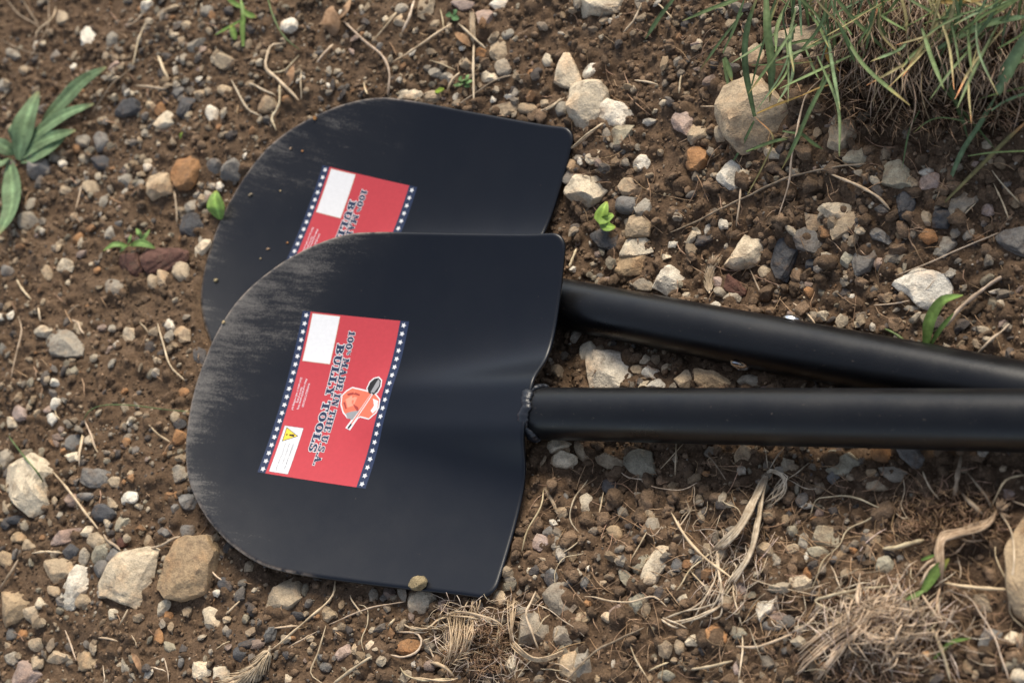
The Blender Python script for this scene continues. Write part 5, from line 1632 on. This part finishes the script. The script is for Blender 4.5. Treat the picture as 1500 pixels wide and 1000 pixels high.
# tangled clump, lower right
st_ = []
for k in range(200):
    cx, cy = 330 + q.normal(0, 105), 730 + q.normal(0, 75); a = q.normal(-.6, .8); l = U(60, 220); b = U(-40, 40)
    st_.append((U(3, 7.5) * (1.6 if k % 9 == 0 else 1), U(4, 18), [(cx - l / 2 * math.cos(a), cy - l / 2 * math.sin(a)), (cx + b * math.sin(a) * .6, cy - b * math.cos(a) * .6), (cx + l / 2 * math.cos(a), cy + l / 2 * math.sin(a))]))
for k in range(16):
    y = U(-20, 60); st_.append((U(8, 14), U(3, 8), [(-20 + U(-30, 20), 870 + y * 1.5), (110 + U(-20, 20), 760 + y), (270 + U(-20, 20), 650 + y), (400 + U(-20, 30), 600 + y * .6)]))
for k in range(12): st_.append((U(8, 14), U(4, 10), [(60 + U(-20, 30), 960 + U(-20, 40)), (150 + U(-20, 20), 850 + U(-20, 20)), (250, 760 + U(-20, 20)), (370 + U(-20, 40), 640 + U(-20, 20))]))
st_ += [(20, 8, [(245, 530), (238, 620), (290, 690), (330, 740)]), (16, 8, [(420, 510), (430, 570), (470, 600)]), (16, 8, [(430, 730), (470, 700), (520, 660)]), (22, 6, [(350, 920), (410, 880), (450, 810)]), (16, 6, [(530, 590), (600, 700), (640, 755)]), (14, 7, [(490, 530), (560, 450), (600, 430)]), (14, 7, [(520, 560), (560, 490), (610, 440)])]
R3, l3 = clump('root_clump', 'large tangled clump of bleached roots and grass stems at the lower right', 'roots', st_, 'J', M_ROOT, (330, 740), 'root_strand', (1.0, .93, .90))
it = []
for k in range(330):
    x, y, a, l = 300 + q.normal(0, 150), U(830, 1010), U(0, 6.28), U(25, 90); it.append((U(1.6, 3.4), U(0, 7), [(x, y), (x + l * math.cos(a) * .5 + U(-14, 14), y + l * math.sin(a) * .5 + U(-14, 14)), (x + l * math.cos(a), y + l * math.sin(a))]))
fuzz(R3, l3, 'J', it, M_HAIR, 'root_hairs', '')
it = []
for k in range(420):
    x, y, a, l = 330 + q.normal(0, 190), 760 + q.normal(0, 95), q.normal(-.5, .9), U(50, 190)
    it.append((U(2.2, 5.2), U(0, 12), [(x, y), (x + l * math.cos(a) * .5 + U(-24, 24), y + l * math.sin(a) * .5 + U(-24, 24)), (x + l * math.cos(a), y + l * math.sin(a))]))
fuzz(R3, l3, 'J', it, M_PALE, 'pale_fibres', '', .6)
it = []
for k in range(240):
    x, y, a, l = U(240, 950), U(180, 840), U(0, 6.28), U(60, 230)
    it.append((U(3.0, 6.5), U(0, 9), [(x, y), (x + l * math.cos(a) * .5 + U(-26, 26), y + l * math.sin(a) * .5 + U(-26, 26)), (x + l * math.cos(a), y + l * math.sin(a))]))
fuzz(R2, l2, 'L', it, M_PALE, 'pale_fibres', '', .6)
it = []
for k in range(90):
    x, y, a, l = 420 + q.normal(0, 110), 700 + q.normal(0, 120), q.normal(-1.0, .6), U(60, 190)
    it.append((U(2.5, 5.5), U(0, 6), [(x, y), (x + l * math.cos(a) * .5 + U(-24, 24), y + l * math.sin(a) * .5 + U(-24, 24)), (x + l * math.cos(a), y + l * math.sin(a))]))
fuzz(R1, l1, 'K', it, M_PALE, 'pale_fibres', '', .6)
# thick grey root stock to the right of the clump
st_ = []
for k in range(7): st_.append((15 + U(-3, 4), 6 + k * .8, [(872 + k * 2, 215 - k * 3), (828, 256 + k * 5), (700, 298 + k * 5), (622 + k * 3, 312 + k * 6), (598 + k * 5, 372), (604 + k * 4, 470), (612 + k * 2, 560)]))
st_ += [(17, 5, [(615, 560), (602, 650), (642, 752)]), (9, 3, [(620, 590), (560, 640), (500, 660)]), (8, 3, [(655, 580), (700, 620), (760, 660)]), (10, 5, [(690, 330), (740, 350), (820, 345)]), (10, 6, [(740, 345), (690, 400), (660, 420)]), (12, 6, [(770, 290), (768, 330), (770, 358)])]
for k in range(26): a = U(-.9, 1.8); st_.append((U(4, 8), U(3, 8), [(880, 215), (880 + 35 * math.cos(a), 215 - 35 * math.sin(a)), (880 + U(50, 80) * math.cos(a), 215 - U(50, 80) * math.sin(a))]))
R4, l4 = clump('root_stock', 'thick grey-brown bent root stock with frayed ends at the right edge', 'roots', st_, 'J', M_ROOT, (700, 320), 'root_strand', (.70, .62, .57))
it = []
for k in range(420):
    x, y, a, l = U(430, 900), U(120, 330), U(0, 6.28), U(20, 80); it.append((U(1.6, 3.6), U(0, 8), [(x, y), (x + l * math.cos(a) * .5 + U(-12, 12), y + l * math.sin(a) * .5 + U(-12, 12)), (x + l * math.cos(a), y + l * math.sin(a))]))
fuzz(R4, l4, 'J', it, M_HAIR, 'root_hairs', '')
# loose hair roots and straw litter over the soil
it = []
for k in range(620):
    x = 760 + 740 * U() ** .8; y = U(650, 1000); a, l = U(0, 6.28), U(12, 60); it.append((U(.9, 1.7), U(0, 2.2), [(x, y), (x + l * math.cos(a) * .5 + U(-9, 9), y + l * math.sin(a) * .5 + U(-9, 9)), (x + l * math.cos(a) + U(-6, 6), y + l * math.sin(a) + U(-6, 6))]))
for k in range(260):
    x, y = U(830, 1500), U(0, 520); a, l = U(0, 6.28), U(10, 50); it.append((U(.9, 1.8), U(0, 2), [(x, y), (x + l * math.cos(a) * .5 + U(-5, 5), y + l * math.sin(a) * .5 + U(-5, 5)), (x + l * math.cos(a), y + l * math.sin(a))]))
for k in range(420):
    x, y = U(0, 1500), U(0, 1000); a, l = U(0, 6.28), U(6, 30); it.append((U(.9, 2.2), U(0, 1.5), [(x, y), (x + l * math.cos(a) * .5 + U(-2, 2), y + l * math.sin(a) * .5 + U(-2, 2)), (x + l * math.cos(a), y + l * math.sin(a))]))
def clear_px(i): P, _ = to_ground([p[0] for p in i[2]], [p[1] for p in i[2]]); return (ceiling_z(P[:, 0], P[:, 1]) > .9).all()
TILE['0'] = (0, 0, 1.0)
it = [i for i in it if clear_px(i)]
fuzz(None, np.zeros(3), '0', it, M_HAIR, 'root_litter', 'fine hair roots and straw bits scattered over the soil')

# grass bank: dry thatch
def inpoly(x, y): return y < 330 + .06 * (x - 700) + 40 * math.sin(x * .01)
for nm, lb, mt, cnt, wr, lr in (('dry_thatch', 'pale dry grass thatch hanging over the bank', M_THATCH, 900, (3.5, 9), (3, 40)), ('brown_thatch', 'matted brown fine roots under the grass', M_HAIR, 1300, (2.5, 6), (1, 20))):
    it = []
    for k in range(cnt):
        x, y = U(560, 1560), (U(-120, 330) if mt is M_THATCH else U(60, 620))
        if mt is M_THATCH and x < 750 and y > 220: continue
        a = q.normal(1.7, .5) if mt is M_THATCH else U(0, 6.28); l = U(120, 380) if mt is M_THATCH else U(30, 110)
        b = q.normal(0, .13) * l
        it.append((U(*wr), U(*lr), [(x, y), (x + l * .5 * math.cos(a) + b, y + l * .5 * math.sin(a)), (x + l * math.cos(a), y + l * math.sin(a))]))
    fuzz(None, np.zeros(3), 'I', it, mt, nm, lb, .12, mt is not M_THATCH)
def ribbon_geo(P, Wd, fold=.22, twist=0.0, seed=0):
    P = np.asarray(P); n = len(P); T = np.gradient(P, axis=0); T /= np.linalg.norm(T, axis=1)[:, None] + 1e-12
    v = CAM_LOC * .5 + np.array([.0, .2, 1.4]) - P; v /= np.linalg.norm(v, axis=1)[:, None]
    A = np.cross(T, v); A /= np.linalg.norm(A, axis=1)[:, None] + 1e-12; N = np.cross(A, T)
    tw = twist * np.linspace(-1, 1, n) + .25 * math.sin(seed)
    A, N = A * np.cos(tw)[:, None] + N * np.sin(tw)[:, None], N * np.cos(tw)[:, None] - A * np.sin(tw)[:, None]
    W2 = np.asarray(Wd)[:, None] / 2
    rowsv = [P - A * W2 + N * W2 * fold, P - A * W2 * .5 + N * W2 * fold * .3, P, P + A * W2 * .5 + N * W2 * fold * .3, P + A * W2 + N * W2 * fold]
    V = np.stack(rowsv, 1).reshape(-1, 3); ix = np.arange(n * 5).reshape(n, 5)
    F = np.stack([ix[:-1, :-1], ix[:-1, 1:], ix[1:, 1:], ix[1:, :-1]], -1).reshape(-1, 4)
    Vb = V - np.repeat(N, 5, 0) * .00012
    return np.vstack([V, Vb]), np.vstack([F, F[:, ::-1] + len(V)])
GC = {'s': (2.5, 1.55, 1.8), 'g': (1, 1, 1), 'p': (1.15, 1.2, 1.5), 'o': (1.5, .95, 1.0), 'n': (2.0, .95, .7), 'b': (1.15, 1.3, .8)}
gi = 0
def green_stalk_col(o):
    vcol(o, np.ones((len(o.data.vertices), 3)))
def tuft(name, label, cat, items, group=None):
    global gi
    root = None
    for (tile, kc, wd, l0, l1, pts) in items:
        Q, s = tp(tile, pts); n = 18; C_ = catmull(Q, n); s_ = np.linspace(0, 1, n)
        lift = (l0 + (l1 - l0) * s_ + 1.5 + (14 if min(l0, l1) > 8 and tile == 'I' else 0)) * .001
        P = np.array([to_ground(C_[k, 0], C_[k, 1], lift[k])[0][0] for k in range(n)]); t = np.linalg.norm(P - CAM_LOC, axis=1)
        w0 = wd / s / F_PX * t.mean()
        prof = np.minimum(1, .55 + s_ * 1.5) * np.clip((1.02 - s_) * 3.2, .04, 1) ** .8
        if root is None: root = empty(name, P[0]); tag(root, label, cat, group); base = P[0]
        V, F = ribbon_geo(P - base, w0 * prof, seed=gi); V = V
        o = mk('blade', V, F, M_GRASS, root, smooth_=True); tipc = np.clip((s_ - rg.uniform(.72, 1.05)) * 9, 0, 1)[:, None, None]; cc = np.array([.82, 1, 1.25, 1, .86])[None, :, None] * np.ones((n, 1, 3)); cc = cc * (1 - tipc) + np.array([2.1, 1.25, 1.2]) * tipc; vcol(o, np.tile(cc.reshape(-1, 3), (2, 1))); g_ = rg.uniform(.82, 1.15); o.color = (*[g_ * c for c in GC[kc]], 1); gi += 1
    return root
def gp(ln): f = ln.split(); return (f[0], f[1], float(f[2]), float(f[3]), float(f[4]), [[float(x) for x in q.split(',')] for q in f[5:]])
GL = [gp(l) for l in GRASS.strip().split('\n')]
isI = [g for g in GL if g[0] == 'I']
right = [g for g in isI if g[5][0][0] > 1040]; left = [g for g in isI if g not in right] + [g for g in GL if g[0] == 'G']
extra = []
for k in range(70):
    x, y = U(300, 1100), U(-80, 250); a = q.normal(-1.3, .6) + (math.pi if U() < .25 else 0); l = U(200, 520); b = U(-60, 60)
    extra.append(('I', 'ggps'[q.randint(4)], U(8, 20), U(15, 40), U(40, 75), [(x, y + 60), (x + l * .5 * math.cos(a) + b, y + 60 + l * .5 * math.sin(a)), (x + l * math.cos(a), y + 60 + l * math.sin(a))]))
tuft('grass_tuft', 'green grass tuft hanging over the largest boulder at the top', 'grass', left + extra, 'grass tufts on the bank')
extra = []
for k in range(48):
    x, y = U(1000, 1540), U(-80, 240); a = q.normal(-1.0, .6) + (math.pi if U() < .3 else 0); l = U(200, 480); b = U(-50, 50)
    extra.append(('I', 'ggps'[q.randint(4)], U(8, 20), U(15, 40), U(40, 75), [(x, y + 50), (x + l * .5 * math.cos(a) + b, y + 50 + l * .5 * math.sin(a)), (x + l * math.cos(a), y + 50 + l * math.sin(a))]))
tuft('grass_tuft', 'broad-bladed grass tuft with a thick pale stem at the right edge', 'grass', right + extra, 'grass tufts on the bank')
Zb = [g for g in GL if g[0] == 'Z']; tuft('grass_sprout', 'two-bladed bright green grass sprout behind the far handle', 'grass', Zb)
tuft('grass_sprig', 'small green grass sprig at the top left edge', 'grass', [g for g in GL if g[0] == 'A'])
Jb = [g for g in GL if g[0] == 'J']; tuft('grass_sprout', 'short green grass sprout growing out of the tangled root clump', 'grass', Jb[:3]); tuft('grass_sprout', 'thin slanting green sprout below the tangled root clump', 'grass', Jb[3:])

# broad leaves
def leaf_geo(P, Wd, seed=0, fold=.18, wave=.05):
    P = np.asarray(P); n = len(P); T = np.gradient(P, axis=0); T /= np.linalg.norm(T, axis=1)[:, None]
    v = np.array([.15, -.1, 1.0]); A = np.cross(T, v); A /= np.linalg.norm(A, axis=1)[:, None]; N = np.cross(A, T)
    cs = np.linspace(-1, 1, 9); q_ = np.random.RandomState(seed); ph = q_.uniform(0, 6)
    V = []
    for k in range(n):
        for c in cs:
            w2 = Wd[k] / 2; V.append(P[k] + A[k] * w2 * c + N[k] * w2 * (fold * abs(c) ** 1.3 + wave * math.sin(k * .9 + c * 2 + ph) * abs(c) + .03 * math.cos(c * 9)))
    V = np.array(V); ix = np.arange(n * 9).reshape(n, 9); F = np.stack([ix[:-1, :-1], ix[:-1, 1:], ix[1:, 1:], ix[1:, :-1]], -1).reshape(-1, 4)
    return np.vstack([V, V - np.repeat(N, 9, 0) * .0002]), np.vstack([F, F[:, ::-1] + len(V)])
def plant(name, label, cat, tile, leaves, col, mt=None, shape=1.0):
    root = None
    for k, (wd, l0, l1, pts) in enumerate(leaves):
        Q, s = tp(tile, pts); n = 16; C_ = catmull(Q, n); s_ = np.linspace(0, 1, n); lift = (l0 + (l1 - l0) * s_ + 5 * np.sin(math.pi * s_) * (1 if l1 > 4 else .3) + 1.5) * .001
        P = np.array([to_ground(C_[j, 0], C_[j, 1], lift[j])[0][0] for j in range(n)]); t = np.linalg.norm(P - CAM_LOC, axis=1).mean()
        prof = (np.sin(math.pi * np.clip(s_, .02, .985) ** (.85 * shape)) ** .75) * .95 + .05
        if root is None: root = empty(name, P[0]); tag(root, label, cat); base = P[0]
        V, F = leaf_geo(P - base, wd / s / F_PX * t * prof, k); o = mk('leaf', V, F, mt or M_LEAF, root, smooth_=True); sp_ = rg.uniform(.75, 1.15, (n, 9, 1)) ; cc = np.array([.80, 1.0, .84, 1.02, 1.5, 1.02, .84, 1.0, .80])[None, :, None] * (.6 + .4 * sp_) * np.ones((1, 1, 3)); tb = np.clip((s_ - .9) * 8, 0, 1)[:, None, None]; cc = cc * (1 - tb) + np.array([1.6, .9, .8]) * tb; vcol(o, np.tile(cc.reshape(-1, 3), (2, 1)))
        g_ = rg.uniform(.85, 1.12); o.color = (*[g_ * c for c in col], 1)
    return root
plant('plantain_weed', 'broad-leaved green weed rosette at the left edge', 'weed', 'A', [(115, 3, 22, [(80, 690), (95, 590), (120, 500), (165, 395)]), (75, 4, 18, [(180, 530), (270, 440), (360, 350), (458, 290)]), (62, 3, 20, [(80, 655), (180, 560), (290, 490), (405, 448)]),
      (62, 2, 12, [(80, 685), (190, 605), (325, 562)]), (75, 1, 8, [(90, 695), (180, 650), (288, 583)]), (95, 1, 14, [(40, 690), (52, 800), (48, 900), (-5, 1010)]), (60, 2, 10, [(60, 665), (20, 635), (-40, 600)]), (34, 2, 14, [(55, 620), (50, 570), (60, 520)]), (45, 2, 12, [(40, 680), (0, 700), (-60, 690)])], (1.2, 1.2, 1.3))
plant('weed_sprig', 'small green sprig with narrow leaves above the reddish rock', 'weed', 'B', [(24, 2, 8, [(570, 92), (510, 85), (458, 112)]), (34, 3, 8, [(575, 88), (630, 78), (690, 102)]), (22, 3, 10, [(565, 88), (575, 60), (582, 40)]), (26, 4, 12, [(612, 72), (645, 48), (664, 18)]), (26, 4, 12, [(625, 68), (618, 38), (604, 14)]), (20, 1, 3, [(560, 92), (545, 105), (533, 118)])], (1.15, 1.25, .8))
plant('green_leaf', 'single bright green leaf beside the far blade rim', 'leaf', 'A', [(80, 2, 12, [(948, 945), (935, 900), (925, 860), (930, 822)])], (1.5, 1.6, .8))
plant('lime_seedling', 'lime green two-leaved seedling right of the far blade', 'seedling', 'G', [(44, 8, 14, [(205, 655), (170, 665), (175, 640), (185, 615)]), (34, 5, 8, [(170, 665), (185, 690), (212, 692)])], (1.75, 1.85, .7))
plant('clover_leaf', 'dark green three-lobed clover leaf near the top edge', 'leaf', 'H', [(26, 1, 4, [(790, 68), (775, 66), (758, 66)]), (26, 1, 4, [(790, 68), (797, 55), (805, 42)]), (28, 1, 3, [(790, 68), (800, 80), (818, 84)])], (.7, .95, .8))
plant('clover_leaf', 'ragged green lacy leaf just above the far blade', 'leaf', 'H', [(22, 1, 5, [(840, 358), (815, 372), (792, 374)]), (24, 1, 6, [(840, 358), (822, 345), (812, 350)]), (24, 1, 6, [(840, 356), (850, 340), (860, 328)]), (22, 1, 5, [(842, 360), (860, 358), (878, 352)]), (22, 1, 4, [(840, 362), (850, 375), (868, 382)])], (1.0, 1.15, .9))
plant('lime_leaf', 'small lime leaf against the far blade top rim', 'leaf', 'H', [(26, 1, 4, [(712, 402), (730, 398), (752, 390)])], (2.2, 2.1, .6))
plant('tiny_sprout', 'tiny green sprout alone in the soil above left of the far blade', 'sprout', 'A', [(16, 1, 4, [(775, 600), (778, 585), (785, 570)])], (1.6, 1.5, .6))
M_DEAD = fibre_mat('dead_leaf', (.24, .135, .07), (.42, .27, .16), rough=.8)
plant('dead_leaf', 'brown lobed dead leaf at the top left of the far blade', 'dead leaf', 'H', [(75, 1, 7, [(268, 158), (262, 110), (250, 60), (262, 28)]), (34, 2, 8, [(285, 85), (318, 45), (340, -5)]), (30, 2, 5, [(262, 105), (225, 95), (203, 105)])], (1, 1, 1), M_DEAD)
plant('dead_leaf', 'curled brown leaf scrap beside the looping pale root', 'dead leaf', 'A', [(42, 1, 8, [(1238, 375), (1250, 330), (1262, 285)])], (1, .95, .9), M_DEAD)
plant('dead_leaf', 'tan leaf scrap beside the upright seed stalk', 'dead leaf', 'H', [(34, 1, 5, [(800, 145), (835, 170), (868, 205)])], (1.15, 1.1, 1), M_DEAD)
plant('leaf_scrap', 'thin brown leaf scrap on the soil at the bottom left', 'dead leaf', 'C', [(26, 1, 6, [(535, 880), (560, 915), (572, 960)])], (1, .95, .9), M_DEAD)
plant('seed_husk', 'pale husk in the tangled root clump', 'husk', 'J', [(30, 2, 6, [(528, 890), (545, 872), (562, 852)])], (1.5, 1.5, 1.4), M_DEAD)

def seed_head(label, tile, pts, wd, lift, bristle):
    Q, s = tp(tile, pts); n = 22; P, t = surf_path(Q, lift * .001, n); r0 = wd / 2 / s / F_PX * t.mean(); base = P[0].copy()
    root = empty('grass_ear', base); tag(root, label, 'grass ear'); P = P - base + np.array([0, 0, r0 * .5])
    V, F = tube_geo(P, r0 * .28 * np.ones(n), 6); mk('stalk', V, F, M_STRAW, root, smooth_=True)
    V_, F_, n0 = [], [], 0; T = np.gradient(P, axis=0); T /= np.linalg.norm(T, axis=1)[:, None]
    for k in range(1, n - 1):
        for j in range(9):
            a = 2.4 * j + k * .7; side = np.cross(T[k], [0, 0, 1]); side /= np.linalg.norm(side); upv = np.cross(side, T[k])
            d = (side * math.cos(a) + upv * math.sin(a)); tip = P[k] + d * r0 * U(.7, 1.0) + T[k] * r0 * 1.1; t2 = tip + (d * .5 + T[k]) * r0 * bristle * U(.6, 1.2)
            mid = (P[k] + tip) / 2 + d * r0 * .15
            V, F = tube_geo(np.array([P[k], mid, tip, t2]), [r0 * .08, r0 * .2, r0 * .08, r0 * .015], 4); V_.append(V); F_.append(F + n0); n0 += len(V)
    o = mk('spikelets', np.vstack(V_), np.vstack(F_), M_STRAW, root, smooth_=True); o['kind'] = 'stuff'
seed_head('bristly straw-coloured seed head cut off by the bottom edge', 'D', [(60, 530), (20, 590), (-30, 640), (-130, 700)], 62, 4, 1.3)
seed_head('pale seed spike on the soil above the far handle', 'Z', [(568, 103), (566, 75), (570, 40), (582, 8)], 22, 3, 1.3)
seed_head('upright seed stalk ear between the far blade and the top edge', 'H', [(882, 190), (880, 150), (878, 110), (878, 68)], 22, 4, 1.0)
seed_head('small pale grass ear on the crumbly soil right of the near blade', 'E', [(158, 312), (142, 270), (108, 212)], 12, 2, 1.2)
V, F = strand_geo(tp('H', [(882, 190), (880, 300), (882, 462)])[0], 4.3, 4, 4242, .1); o = mk('dry_straw', V, F, M_STRAW, smooth_=True); o.color = (1, 1, 1, 1); tag(o, 'straight upright straw reaching down to the top rim of the far blade', 'straw', 'dry straws on the soil')
flush_labels()
